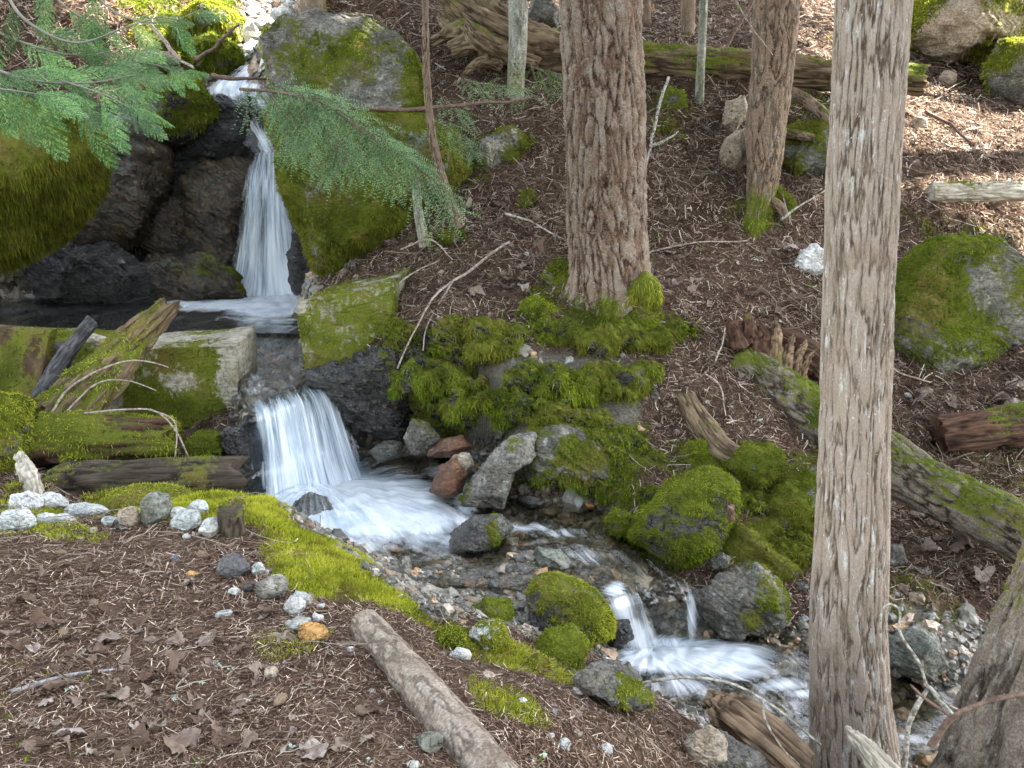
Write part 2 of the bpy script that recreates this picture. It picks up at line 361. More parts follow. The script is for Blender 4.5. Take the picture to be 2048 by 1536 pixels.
def water_mat(name, tint=(.80, .86, .80), su=(6, 30), bs=.35):
    """clear running water with white foam where the attribute foam says so; fu runs across the flow, fv along it"""
    t = NT(name); q = t.n('CombineXYZ', {0: t.attr('fu'), 1: t.attr('fv'), 2: 0.}).outputs[0]
    a = t.map(q, (su[1], su[0], 1)).outputs[0]; n = t.noise(a, 1., 5, .6, .3); n2 = t.noise(t.map(q, (su[1]*3, su[0]*2, 1)).outputs[0], 1., 3, .6)
    h = t.math('ADD', n, t.math('MULTIPLY', n2, .35)); nb = t.bump(h, bs, .03)
    fo = t.attr('foam'); al = t.math('ADD', t.math('MULTIPLY_ADD', fo, 1.75, -.55), t.math('MULTIPLY_ADD', t.math('ADD', t.math('MULTIPLY', n, .7), t.math('MULTIPLY', n2, .3)), 1.7, -.85))
    al = t.ramp(al, (.0, 0.), (.9, 1.)); al = t.math('MULTIPLY', al, t.ramp(fo, (.02, 0.), (.2, 1.)))
    body = t.n('BsdfTransparent', {'Color': tint}).outputs[0]; gl = t.n('BsdfGlossy', {'Color': (1, 1, 1), 'Roughness': .2, 'Normal': nb}).outputs[0]
    fr = t.n('Fresnel', {'IOR': 1.33, 'Normal': nb}).outputs[0]; cl = t.mixsh(t.math('ADD', fr, .02), body, gl)
    wc = t.mix(t.ramp(t.math('ADD', t.math('MULTIPLY', n, .75), t.math('MULTIPLY', n2, .25)), (.36, 0.), (.6, 1.)), (.50, .59, .68), (.90, .93, .95)); w = t.bsdf(wc, .5, nb, .3); tl = t.n('BsdfTranslucent', {'Color': wc}).outputs[0]
    return t.end(t.mixsh(al, cl, t.mixsh(.3, w, tl)))
WATER = water_mat('stream_water', (.88, .84, .70), bs=.2); POOL = water_mat('pool_water', (.42, .50, .42), (5, 5), .12); RUSH = water_mat('rushing_water', (.87, .84, .72), (2.5, 22), .28)
def fall_mat(name, su=20., sv=1.1, bias=0., col=(.92, .95, .97), grp=2.2, con=3.0):
    t = NT(name); q = t.n('CombineXYZ', {0: t.attr('fu'), 1: t.attr('fv'), 2: 0.}).outputs[0]
    n = t.noise(t.map(q, (su, sv, 1)).outputs[0], 1., 4, .6, .1); n2 = t.noise(t.map(q, (su*2.7, sv*1.3, 1)).outputs[0], 1., 3, .6)
    m = t.math('ADD', t.math('MULTIPLY', n, .58), t.math('MULTIPLY', n2, .42))
    fo = t.attr('foam'); al = t.math('ADD', t.math('MULTIPLY_ADD', fo, 1.5, -.75+bias), t.math('MULTIPLY_ADD', m, con, .2-.5*con))
    gn = t.noise(t.map(q, (su*.36, sv*.9, 1)).outputs[0], 1., 2, .5); al = t.math('ADD', al, t.math('MULTIPLY_ADD', gn, grp, -.5*grp))
    al = t.math('MULTIPLY', t.ramp(al, (0., 0.), (1., 1.)), t.ramp(fo, (.0, 0.), (.25, 1.)))
    cc = t.mix(t.ramp(m, (.38, 0.), (.62, 1.)), (.55, .63, .72), col)
    w = t.bsdf(cc, .35, t.bump(m, .5, .02), .4); tl = t.n('BsdfTranslucent', {'Color': cc}).outputs[0]
    body = t.mixsh(.035, t.n('BsdfTransparent', {'Color': (.86, .9, .92)}).outputs[0], t.n('BsdfGlossy', {'Roughness': .15}).outputs[0])
    return t.end(t.mixsh(al, body, t.mixsh(.35, w, tl)))
FALL = fall_mat('falling_water'); SPRAY = fall_mat('water_spray', 26., 1.6, -.1, grp=.8, con=1.5)
# ------------------------------------------------------------------ the lie of the land: heights known at these places
cp = []
for u, v, z in [(-500, 1900, 0), (0, 1800, 0), (700, 1800, -.02), (1100, 1900, -.08), (1500, 1900, -.3), (0, 1536, 0), (500, 1536, 0), (900, 1536, -.03), (0, 1300, 0), (400, 1300, 0), (700, 1300, -.01), (0, 1100, .0), (250, 1090, 0), (450, 1080, 0), (560, 1180, 0), (650, 1250, -.02), (-400, 1300, 0), (-400, 1060, .02),
                (800, 1400, -.03), (1000, 1450, -.1), (1000, 1536, -.1), (1150, 1400, -.22), (1150, 1500, -.2), (1250, 1430, -.33), (1340, 1500, -.44), (1300, 1620, -.4), (1450, 1560, -.68), (1600, 1640, -.85), (1800, 1640, -.98), (2100, 1640, -1.0),
                (530, 1015, -.03), (640, 1090, -.06), (760, 1160, -.09), (850, 1240, -.11), (900, 1290, -.14), (1000, 1330, -.2), (1100, 1340, -.27), (1200, 1370, -.38),
                (600, 1000, -.62), (660, 1060, -.62), (760, 1110, -.60), (870, 1190, -.55), (960, 1220, -.56), (1060, 1260, -.57), (1150, 1300, -.58),
                (650, 960, -.62), (760, 1010, -.60), (850, 1060, -.58), (900, 980, -.56), (780, 940, -.52), (900, 1140, -.57), (1000, 1170, -.585), (1100, 1080, -.60), (1190, 1140, -.64), (1230, 1185, -.68), (1000, 1020, -.58), (1150, 1030, -.57),
                (1290, 1290, -.98), (1350, 1310, -1.0), (1450, 1350, -1.0), (1560, 1385, -1.02), (1700, 1440, -1.05), (1850, 1480, -1.08), (2000, 1500, -1.1), (1400, 1420, -1.0), (1330, 1385, -.96), (1250, 1320, -.9), (1600, 1480, -1.05),
                (1560, 1290, -.92), (1650, 1290, -.90), (1880, 1280, -.87), (2000, 1330, -.95), (1800, 1360, -.96), (1950, 1400, -1.0)]:
    cp.append(PZ(u, v, z))
for u, v, y in [(1800, 1180, 5.0), (1900, 1100, 5.4), (1800, 1010, 6.0), (2048, 1010, 5.9), (1850, 800, 7.0), (1850, 740, 7.3), (2048, 780, 7.1), (1850, 620, 8.0), (2048, 620, 8.0), (1900, 450, 8.8), (1900, 330, 9.5), (1950, 200, 11.5), (1950, 50, 14.5), (1950, -200, 20), (2300, 200, 11.5), (2300, 600, 8), (2300, 1000, 6),
                (1210, 590, 7.25), (1000, 560, 7.5), (1000, 640, 6.95), (900, 640, 6.9), (880, 720, 6.6), (1000, 720, 6.55), (1000, 800, 6.35), (1000, 870, 6.2), (900, 880, 6.2), (1000, 940, 6.0), (1120, 960, 5.85), (820, 800, 6.45), (800, 880, 6.25), (720, 800, 6.6), (740, 880, 6.3), (1200, 650, 6.95), (1200, 740, 6.45), (1200, 830, 6.2), (1250, 900, 5.98), (1230, 970, 5.75),
                (1350, 640, 7.0), (1400, 740, 6.6), (1400, 850, 6.1), (1450, 950, 5.7), (1380, 1130, 5.05), (1480, 1150, 5.05), (1550, 1050, 5.4), (1600, 900, 6.0), (1600, 750, 6.8), (1600, 600, 7.7), (1450, 500, 8.2), (1450, 400, 8.7), (1450, 250, 9.5), (1350, 200, 9.9), (1400, 140, 10.2), (1400, 60, 12), (1400, 0, 13.5), (1400, -200, 19),
                (1700, 300, 9.5), (1700, 150, 11), (1700, 0, 14.5), (1300, 450, 8.4), (1300, 300, 9.1), (1060, 470, 8), (950, 450, 8.2), (850, 520, 7.75), (1000, 350, 8.8), (1000, 200, 9.7), (1000, 60, 11.3), (1000, -100, 16), (1200, -200, 19),
                (850, 60, 10.6), (700, 20, 11), (620, 0, 12.2), (560, 10, 15), (545, 305, 11.5), (480, 200, 12.1), (500, 110, 13), (510, 50, 13.8), (520, 0, 15.8), (550, -100, 19), (420, 110, 12.6), (330, 180, 12), (200, 100, 12), (0, 100, 11.6), (0, -100, 14), (430, 40, 13.2), (300, -100, 15), (-300, 0, 11), (-300, 300, 9.6), (-600, 300, 9), (-600, 700, 7.5),
                (620, 330, 11), (700, 200, 10.4), (760, 480, 8.3), (700, 560, 7.8), (560, 690, 7.6), (540, 755, 6.85), (560, 800, 6.5), (700, 720, 7.0), (-300, 650, 8.2), (-200, 900, 5.9), (0, 975, 5.2), (200, 1000, 5.35), (350, 1010, 4.95), (470, 1008, 5.1), (60, 930, 6.1), (200, 970, 5.9), (300, 985, 5.9), (420, 985, 5.9), (300, 930, 6.4), (430, 940, 6.3), (100, 900, 6.5)]:
    cp.append(P(u, v, y))
for u, v, z in [(200, 612, .02), (0, 620, .03), (450, 600, .02), (540, 600, .02), (620, 590, .05), (500, 650, .03), (300, 640, .0)]: cp.append(PZ(u, v, z))
for x, y, z in [(0, -3, 0), (-4, -3, 0), (4, -3, -.3), (-4, 1, 0), (4, 1, -.6), (3, 2.4, -.95), (0, 40, 14), (-25, 35, 11), (25, 35, 13), (-14, 12, 3.5), (14, 12, 3)]: cp.append(np.array([x, y, z], float))
cp = np.array(cp); cxy = cp[:, :2]
def _ker(a, b):
    d2 = ((a[:, None]-b[None])**2).sum(-1); return -np.sqrt(d2+.02)
_n = len(cp); _A = np.zeros((_n+3, _n+3)); _A[:_n, :_n] = _ker(cxy, cxy)-np.eye(_n)*.012; _A[:_n, _n] = 1; _A[:_n, _n+1:] = cxy; _A[_n:, :_n] = _A[:_n, _n:].T
_w = np.linalg.solve(_A, np.concatenate([cp[:, 2], [0, 0, 0]]))
def H0(xy):
    xy = np.atleast_2d(xy); o = np.empty(len(xy))
    for i in range(0, len(xy), 20000):
        b = xy[i:i+20000]; o[i:i+20000] = _ker(b, cxy)@_w[:_n]+_w[_n]+b@_w[_n+1:]
    return o
# the floor as one sheet, finer where it is near
NY, NX = 560, 640
ys = -1.5+3.2*(np.geomspace(1, (46+1.7)/3.2, NY)-0.0); ys = np.concatenate([np.linspace(-4, ys[0]-.1, 8), ys]); NY = len(ys)
tx = np.linspace(-1, 1, NX); tx = np.sign(tx)*np.abs(tx)**1.15
GX = tx[None]*(1.6+.78*np.maximum(ys, 0))[:, None]; GY = np.repeat(ys[:, None], NX, 1)
XY = np.stack([GX.ravel(), GY.ravel()], 1)
Z0 = H0(XY)
p3 = np.column_stack([XY, np.zeros(len(XY))])
flatp = smooth(3.0, 6.5, XY[:, 1])
def plan(z, *px): return np.array([PZ(u, v, z)[:2] for u, v in px])
CARVE = [(.01, plan(.13, (475, 640), (600, 632), (618, 668), (630, 720), (600, 745), (480, 745))), (-.05, plan(.08, (478, 735), (630, 715), (662, 772), (515, 838), (486, 800))), (-.28, plan(.15, (-300, 672), (470, 672), (640, 640), (632, 572), (470, 570), (300, 596), (-300, 596))), (-.62, plan(-.5, (520, 970), (720, 905), (900, 905), (1000, 960), (1000, 1050), (840, 1105), (700, 1110), (590, 1060))),
         (-.64, plan(-.52, (1000, 1020), (1180, 1000), (1290, 1060), (1330, 1150), (1215, 1190), (1150, 1170), (1060, 1100), (980, 1090))), (-1.02, plan(-.9, (1215, 1300), (1440, 1275), (1640, 1330), (1640, 1400), (1420, 1410), (1280, 1370))), (-1.06, plan(-.95, (1420, 1410), (1640, 1350), (1800, 1420), (2040, 1500), (1900, 1560), (1560, 1500)))]
for zc, pl in CARVE:
    inn = sum(inpoly(XY[:, 0]+dx, XY[:, 1]+dy, pl).astype(float) for dx, dy in ((0, 0), (.06, 0), (-.06, 0), (0, .08), (0, -.08)))/5
    Z0 = np.where(inn > 0, Z0+(np.minimum(Z0, zc)-Z0)*inn, Z0)
Z = Z0+fbm(p3, 1.3, 4, 3)*(.02+.07*flatp)+fbm(p3, 7, 4, 9)*(.012+.03*flatp)
_Zg = Z.reshape(NY, NX)
def H(x, y):
    """height of the finished floor"""
    x = np.atleast_1d(np.asarray(x, float)); y = np.atleast_1d(np.asarray(y, float))
    j = np.interp(y, ys, np.arange(NY)); j0 = np.clip(j.astype(int), 0, NY-2); fj = np.clip(j-j0, 0, 1)
    t = np.clip(x/(1.6+.78*np.maximum(y, 0)), -1, 1); k = np.interp(t, tx, np.arange(NX)); k0 = np.clip(k.astype(int), 0, NX-2); fk = k-k0
    g = _Zg; return (g[j0, k0]*(1-fk)+g[j0, k0+1]*fk)*(1-fj)+(g[j0+1, k0]*(1-fk)+g[j0+1, k0+1]*fk)*fj
_yr = np.concatenate([np.arange(.6, 8, .02), np.arange(8, 40, .05)])
def G(u, v):
    """the spot of the floor one sees at u, v"""
    d = ray(u, v); q = CAM+d*_yr[:, None]; b = q[:, 2] < H(q[:, 0], q[:, 1])
    i = np.argmax(b) if b.any() else len(_yr)-1
    return q[i].copy()
GV = np.column_stack([XY, Z]); pu, pv, pw = proj(GV)
front = GV[:, 1] > .6
MOSS_REG = [  # banks where moss covers the floor: outline, strength
    ([(430, 1010), (540, 1000), (640, 1080), (760, 1150), (850, 1240), (900, 1290), (800, 1235), (720, 1205), (620, 1190), (560, 1160), (520, 1105), (480, 1060)], 1.0),
    ([(180, 985), (300, 960), (430, 1000), (520, 1000), (480, 1060), (300, 1045), (180, 1030)], .9),
    ([(0, 960), (120, 980), (160, 1060), (0, 1080)], .6),
    ([(1060, 560), (1130, 570), (1320, 600), (1390, 660), (1330, 690), (1200, 690), (1050, 670), (1030, 620)], .85), ([(860, 640), (920, 620), (950, 680), (880, 720)], .8), ([(1100, 830), (1290, 850), (1290, 960), (1180, 950)], .8),
    ([(1250, 880), (1500, 880), (1640, 900), (1640, 1080), (1560, 1160), (1440, 1150), (1280, 1060), (1220, 980)], .75),
    ([(1770, 1130), (1900, 1180), (1990, 1240), (1900, 1260), (1770, 1240)], .55),
    ([(860, 1240), (1000, 1280), (1200, 1330), (1330, 1440), (1230, 1400), (1080, 1340), (900, 1310)], .7),
    ([(930, 1340), (1050, 1380), (1110, 1460), (1020, 1450), (950, 1400)], .62), ([(790, 1290), (860, 1320), (840, 1380), (790, 1350)], .5), ([(500, 1260), (680, 1250), (640, 1310), (520, 1330)], .5), ([(90, 1040), (220, 1060), (200, 1100), (70, 1085)], .45),
    ([(200, -20), (480, -20), (480, 60), (470, 140), (380, 150), (300, 100)], .8), ([(300, 150), (420, 160), (410, 300), (330, 320)], .9),
    ([(900, 230), (1000, 270), (980, 380), (900, 400)], .6), ([(1280, 180), (1390, 180), (1380, 280), (1300, 290)], .55), ([(1420, 400), (1560, 380), (1580, 470), (1450, 480)], .55), ([(1560, 190), (1670, 190), (1670, 350), (1570, 350)], .6),
    ([(1800, 400), (1900, 440), (2048, 470), (1980, 520), (1850, 500)], .5), ([(1760, 740), (1900, 730), (1960, 760), (1800, 770)], .45), ([(830, 460), (920, 460), (900, 500), (840, 500)], .6), ([(1890, 870), (2048, 890), (2048, 1010), (1920, 960)], .45)]
WET_REG = [[(790, 690), (900, 690), (1050, 700), (1300, 720), (1310, 800), (1280, 880), (1060, 900), (860, 880), (780, 820)], [(440, 640), (620, 640), (700, 700), (720, 820), (860, 880), (960, 860), (1010, 1000), (1180, 990), (1260, 1060), (1280, 1130), (1380, 1180), (1560, 1240), (2048, 1330), (2100, 1536), (1500, 1480), (1320, 1400), (1190, 1310), (1000, 1240), (870, 1230), (740, 1150), (560, 1010), (470, 860)],
           [(0, 560), (640, 540), (640, 660), (0, 660)], [(60, 260), (560, 180), (700, 540), (0, 640)], [(400, 60), (560, 20), (560, 330), (420, 230)], [(1760, 1180), (2048, 1260), (2048, 1536), (1760, 1536)]]
def region(regs, jit, seed):
    o = np.zeros(len(GV)); nu = fbm(GV, 3.5, 4, seed)*jit; nw = fbm(GV, 3.5, 4, seed+50)*jit
    for g in regs:
        poly, s = g if isinstance(g, tuple) else (g, 1.0)
        a = 0
        for dx, dy in ((0, 0), (10, 4), (-9, 6), (3, -11), (-5, -7)): a = a+inpoly(pu+nu+dx, pv+nw*.7+dy, poly)
        o = np.maximum(o, a/5*s)
    return o*front
g_moss = region(MOSS_REG, 45, 21); g_wet = region(WET_REG, 30, 31)
g_moss = np.clip(g_moss*(1+.6*fbm(GV, 5, 4, 77))-.35*smooth(.18, .5, fbm(GV, 9, 3, 78)), 0, 1)
# moss stands proud of the floor in cushions
GN = vnormals(GV, grid_faces(NY, NX))
lump = np.clip(g_moss, 0, 1)*smooth(-.25, .5, fbm(GV, 6.5, 3, 41))*smooth(3.3, 6, GV[:, 1])*.10
GV = GV+GN*lump[:, None]*np.array([1, 1, 1.]); Z = GV[:, 2]
GF = grid_faces(NY, NX)
ground = mk('forest_floor', GV, GF, GROUND, attrs={'moss': g_moss, 'wet': g_wet*(1-.0*g_moss)}, kind='structure')
ground['label'] = 'needle covered forest floor sloping down to the stream'
GN = vnormals(GV, GF)
inv = (pu > -250) & (pu < 2300) & (pv > -120) & (pv < 1750) & front   # near enough to what can be seen
def pwt(c):
    d = np.linalg.norm(c-CAM, axis=1); return 1/d**1.5
# ---------------- what nobody could count: moss, needles, fine twigs, crumbs of leaf
def floor_stuff(name, w, n, build, mat, seed, label, pw=pwt, attrs=True):
    rng = np.random.default_rng(seed); p, nn, _ = sample(GV, GF, w*inv, n, rng, pw); bv, bf, tip = build(p, nn, rng)
    return mk(name, bv, bf, mat, smooth_=False, attrs={'tip': tip} if tip is not None else None, kind='stuff', label=label)
def dist(p): return np.linalg.norm(p-CAM, axis=1)[:, None]
mz = np.clip((g_moss-.3)*2, 0, 1)
def yel(V):  # moss on the near bank is yellower than on the far one
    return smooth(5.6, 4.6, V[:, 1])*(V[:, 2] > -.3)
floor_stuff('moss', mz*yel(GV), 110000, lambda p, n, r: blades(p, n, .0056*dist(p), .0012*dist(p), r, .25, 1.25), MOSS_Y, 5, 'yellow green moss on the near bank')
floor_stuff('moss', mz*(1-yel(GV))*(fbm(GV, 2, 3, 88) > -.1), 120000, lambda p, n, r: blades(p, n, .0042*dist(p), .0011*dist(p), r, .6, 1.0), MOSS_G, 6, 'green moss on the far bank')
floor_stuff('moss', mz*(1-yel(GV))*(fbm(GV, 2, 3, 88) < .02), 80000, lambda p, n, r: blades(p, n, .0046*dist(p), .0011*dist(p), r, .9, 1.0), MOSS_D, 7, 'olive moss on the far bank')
dry = (1-mz)*(1-np.clip(g_wet*1.3, 0, 1))*(1-.0*g_moss)+.04*mz*(1-g_wet)
def needles(p, n, r):
    m = len(p); t = unit(np.cross(n, r.normal(size=(m, 3)))); t = unit(t+n*r.normal(0, .22, m)[:, None]); s = unit(np.cross(t, n))
    d = dist(p); L = d*.0050*r.lognormal(0, .5, m)[:, None]; w = d*.00032*r.uniform(.6, 1.7, m)[:, None]
    c = p+n*d*.0008*r.uniform(.2, 2.2, m)[:, None]; b = s*L*r.normal(0, .12, m)[:, None]
    V = np.stack([c-t*L-s*w, c-t*L+s*w, c+b+s*w, c+b-s*w, c+t*L+s*w, c+t*L-s*w], 1).reshape(-1, 3)
    k = np.arange(m)[:, None]*6; F = np.vstack([k+[0, 1, 2, 3], k+[3, 2, 4, 5]])
    return V, F, None
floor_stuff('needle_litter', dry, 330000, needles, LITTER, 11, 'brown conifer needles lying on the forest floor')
def crumbs(p, n, r):
    m = len(p); a = unit(np.cross(n, r.normal(size=(m, 3)))); a = unit(a+n*r.normal(0, .35, m)[:, None]); b = unit(np.cross(a, n)+n*r.normal(0, .3, m)[:, None])
    d = dist(p); L = d*.0018*r.lognormal(0, .5, m)[:, None]; c = p+n*d*.0012; w = L*r.uniform(.4, .9, m)[:, None]
    V = np.stack([c-a*L, c-a*L*.2+b*w+n*L*.2, c+a*L, c+a*L*.1-b*w+n*L*.25], 1).reshape(-1, 3)
    return V, np.arange(4*m).reshape(-1, 4), None
floor_stuff('leaf_litter', dry*smooth(-.5, .4, fbm(GV, 1.8, 3, 15)), 20000, crumbs, LEAF, 12, 'crumbled dry leaves among the needles')
def twiglets(p, n, r, k=5):
    m = len(p); d = dist(p); L = d*.011*r.lognormal(0, .5, m)[:, None]; t = unit(np.cross(n, r.normal(size=(m, 3)))); b = unit(np.cross(t, n)); bend = r.normal(0, .25, (m, 1)); w = d*.00030*r.uniform(.6, 1.6, m)[:, None]
    Vs = []
    for i in range(k):
        f = i/(k-1)*2-1; c = p+t*L*f+b*L*bend*(1-f*f)+n*(d*.002*(1+r.uniform(0, 1.5, (m, 1))))+n*L*.16*(1-f*f)*r.random((m, 1)); ww = w*(1.25-.5*(f+1)/2)
        Vs += [c-b*ww, c+n*ww*1.4, c+b*ww]
    V = np.stack(Vs, 1).reshape(-1, 3); o = np.arange(m)[:, None]*(3*k); F = []
    for i in range(k-1):
        a = 3*i; F += [o+[a, a+1, a+4, a+3], o+[a+1, a+2, a+5, a+4]]
    return V, np.vstack(F), None
floor_stuff('fallen_twigs', dry*(.15+smooth(-.3, .3, fbm(GV, 1.2, 3, 19))), 9000, twiglets, TWIG, 13, 'thin dead twigs strewn over the forest floor')
def licm():
    t = NT('lichen'); i = t.isl(); c = t.ramp(i, (0., (.20, .24, .19)), (.5, (.33, .37, .31)), (1., (.46, .49, .43))); return t.end(t.bsdf(c, .9, None, .05))
def clusters(p, n, r, k=7):
    q = np.repeat(p, k, 0)+r.normal(size=(len(p)*k, 3))*dist(np.repeat(p, k, 0))*.0018*np.array([1, 1, .3]); return crumbs(q, np.repeat(n, k, 0), r)
floor_stuff('lichen_scraps', dry*smooth(0, .4, fbm(GV, 1.5, 3, 91)), 130, clusters, licm(), 17, 'pale green lichen scraps fallen on the forest floor')
def sprigs(p, n, r, k=9):
    q = np.repeat(p, k, 0)+r.normal(size=(len(p)*k, 3))*.012*np.array([1, 1, .0]); d = dist(q); return blades(q, np.repeat(n, k, 0), .0062*d, .0022*d, r, .0, 1.2)
floor_stuff('seedlings', dry*smooth(.05, .35, fbm(GV, 2.2, 3, 93)), 190, sprigs, MOSS_B, 18, 'tiny green sprigs coming up through the needles')
# gravel of the stream bed
def stones(p, n, r, sub=1, k=1.0):
    V0, F0 = ico(sub); m = len(p); d = dist(p); s = d*.0042*k*r.lognormal(0, .5, m)[:, None]; q = V0[None]*(1+.25*r.normal(size=(m, len(V0), 1)))
    ax = np.stack([unit(r.normal(size=(m, 3)))for _ in range(1)], 1)[:, 0]; sc = r.uniform(.45, 1., (m, 1, 3)); q = q*sc
    a = unit(np.cross(ax, n)); b = np.cross(a, n); q = q[..., :1]*a[:, None]+q[..., 1:2]*b[:, None]+q[..., 2:]*n[:, None]*.7
    V = (p[:, None]+q*s[:, None]+n[:, None]*s[:, None]*.2).reshape(-1, 3); F = (np.arange(m)[:, None, None]*len(V0)+F0[None]).reshape(-1, 3); return V, F, None
def gravel_mat():
    t = NT('stream_gravel'); i = t.isl(); p = t.pos()
    c = t.ramp(i, (0., (.035, .034, .028)), (.25, (.095, .09, .072)), (.5, (.17, .158, .125)), (.7, (.17, .115, .065)), (.87, (.27, .265, .235)), (.95, (.34, .19, .08)), (1., (.46, .43, .38)))
    n = t.noise(p, 45, 4, .7); c = t.mix(1., c, t.ramp(n, (.3, .55), (.6, 1.15)), 'MULTIPLY')
    return t.end(t.bsdf(c, .38, t.bump(n, .5, .006), .45))
GRAVEL = gravel_mat()
g_bank = region(WET_REG[:1], 30, 31)
floor_stuff('gravel', g_wet*(1-mz)*(1-.95*g_bank), 17000, lambda p, n, r: stones(p, n, r, 1, .85), GRAVEL, 14, 'small wet gravel of the stream bed')
# ------------------------------------------------------------------ rocks
def ell(u, v, w, h, seed, n=9, rot=0., jag=.16):
    r = np.random.default_rng(seed+1000); a = np.linspace(0, 2*math.pi, n, endpoint=False)+r.normal(0, .12, n); k = 1+r.normal(0, jag, n)
    x = np.cos(a)*w/2*k; y = np.sin(a)*h/2*k; c, s = math.cos(rot), math.sin(rot)
    return [(u+c*i-s*j, v+s*i+c*j) for i, j in zip(x, y)]
STRATA = np.array([[.5, .2, 1.5], [.3, .5, .6], [-.35, .2, 2.2]])
def rock(name, label, mat, poly, y=None, T=None, moss=None, mossmat=None, seed=1, sub=5, facets=7, rough=.06, cat='rock', group=None, dens=None, L=None, up=.5, mossx=0., mossu=0., flat=0., boxy=.82, grow=1.):
    """a stone of the outline seen from the front, with its own depth; moss = (bias, slope): how much moss grows and how much it keeps to the top"""
    r = np.random.default_rng(seed); poly = np.array(poly, float); c = (poly.min(0)+poly.max(0))/2*.5+poly.mean(0)*.5; poly = c+(poly-c)*grow; wpx = np.ptp(poly[:, 0]); hpx = np.ptp(poly[:, 1])
    if y is None: g = G(c[0], poly[:, 1].max()-hpx*.18); y = g[1]+wpx*g[1]/F*.08
    C = P(c[0], c[1], y); sc = y/F/math.cos(PITCH)
    if T is None: T = .5*(min(wpx, hpx)*.6+max(wpx, hpx)*.4)*sc
    N, Fa = ico(sub); q = N.copy()
    for _ in range(facets):
        n = unit(r.normal(size=3)*np.array([.75, 1.0, .8])); d = r.uniform(.62, .92) if facets < 20 else r.uniform(.66, .97)
        if abs(n[1]) < .45 and facets < 20: n[1] = -.45 if r.random() < .7 else .45; n = unit(n)
        e = np.maximum(0, q@n-d); q = q-e[:, None]*n*.93
    if flat: q[:, 1] = np.maximum(q[:, 1], -flat+.25*q[:, 2])
    q = q/np.maximum(np.abs(q).max(), 1e-6)
    sx = np.sqrt(q[:, 0]**2+q[:, 2]**2)+1e-6; q[:, [0, 2]] *= (np.minimum(sx, 1)**(boxy-1))[:, None]
    th = np.arctan2(N[:, 2], N[:, 0])
    A = poly-c; B = np.roll(A, -1, 0); dx, dy = np.cos(th), -np.sin(th); Rr = np.full(len(N), 1e-3)
    for a, b in zip(A, B):
        e = b-a; den = dx*e[1]-dy*e[0]; den = np.where(np.abs(den) < 1e-9, 1e-9, den); t = (a[0]*e[1]-a[1]*e[0])/den; s = (a[0]*dy-a[1]*dx)/den
        ok = (t > 0) & (s >= -1e-6) & (s <= 1+1e-6); Rr = np.where(ok, np.maximum(Rr, t), Rr)
    # soften the outline a little
    k = np.argsort(th); Rs = Rr[k]; ker = max(3, len(k)//90)|1; Rs = np.convolve(np.concatenate([Rs[-ker:], Rs, Rs[:ker]]), np.ones(ker)/ker, 'same')[ker:-ker]; Rr[k] = Rs
    rel = np.linalg.norm(q, axis=1)/1.0
    V = C+RT*(q[:, 0]*Rr*sc)[:, None]+UP*(q[:, 2]*Rr*sc)[:, None]+FW*(q[:, 1]*T)[:, None]
    sz = (wpx+hpx)*.25*sc; nn = vnormals(V, Fa)
    V = V+nn*(fbm(V, 1.6/sz, 5, seed)*rough*2.2*sz+ridge(V@STRATA, 2.6/sz, 4, seed+5)*rough*.8*sz+ridge(V@STRATA, 7/sz, 3, seed+6)*(.05 if facets >= 20 else min(rough, .09)*.4)*sz)[:, None]
    nn = vnormals(V, Fa); ms = np.zeros(len(V))
    if moss:
        ms = np.clip(moss[0]+(.14 if moss[0] > .3 else 0)+moss[1]*nn[:, 2]+mossx*nn[:, 0]+mossu*q[:, 0]+.75*fbm(V, 1.8/sz, 4, seed+9), 0, 1)
        V = V+nn*(smooth(.35, .8, ms)*(.012+.025*np.clip(fbm(V, 9, 3, seed+2), -.3, 1))*min(1, sz*4))[:, None]
    loc = V[np.argsort(V[:, 2])[:max(3, len(V)//50)]].mean(0)
    o = mk(name, V, Fa, mat, loc=loc, attrs={'moss': ms}, label=label, cat=cat, group=group)
    if moss and mossmat is not None and ms.mean() > .06:
        d = y; Lb = (L or .0042)*d
        fuzz('moss', V, Fa, np.clip((ms-.42)*3, 0, 1), dens or 1.5/(.0011*d*.0042*d), Lb, .0011*d, mossmat, parent=o, seed=seed, droop=.5 if up == .5 else up)
    return o
def stone(label, mat, u, v, w, h, seed, rot=0., name='stone', **k):
    k.setdefault('sub', 4); k.setdefault('facets', 7); return rock(name, label, mat, ell(u, v, w, h, seed, 12, rot, .06), seed=seed, **k)
# the pool's cliff and its boulders
rock('boulder', 'broad black wet boulder face at the back of the upper pool', R_DARK, [(-120, 240), (150, 215), (330, 190), (470, 215), (560, 250), (600, 330), (620, 600), (300, 640), (-120, 640)], 12.0, .75, seed=3, sub=6, facets=40, rough=.09, cat='boulder')
rock('boulder', 'dark wet rock shelf the stream slides over above the waterfall', R_DARK, [(385, 215), (460, 195), (530, 225), (568, 285), (575, 330), (505, 345), (440, 350), (370, 345), (330, 290)], 11.85, .55, seed=4, sub=6, facets=30, rough=.08, cat='boulder')
rock('boulder', 'brown damp boulder under the overhanging mossy boulder by the dark pool', R_CAVE, [(110, 300), (190, 258), (262, 268), (312, 320), (322, 400), (285, 470), (200, 505), (105, 490), (70, 420)], 10.9, .5, seed=5, sub=6, rough=.06, facets=30, boxy=.6, grow=1.14, cat='boulder')
rock('boulder', 'rounded wet grey boulder immediately beside the tall waterfall', R_CAVE, [(378, 350), (440, 328), (500, 345), (508, 430), (492, 530), (440, 575), (385, 530), (362, 430)], 11.35, .5, seed=6, sub=6, facets=30, rough=.06, boxy=.6, grow=1.14, cat='boulder')
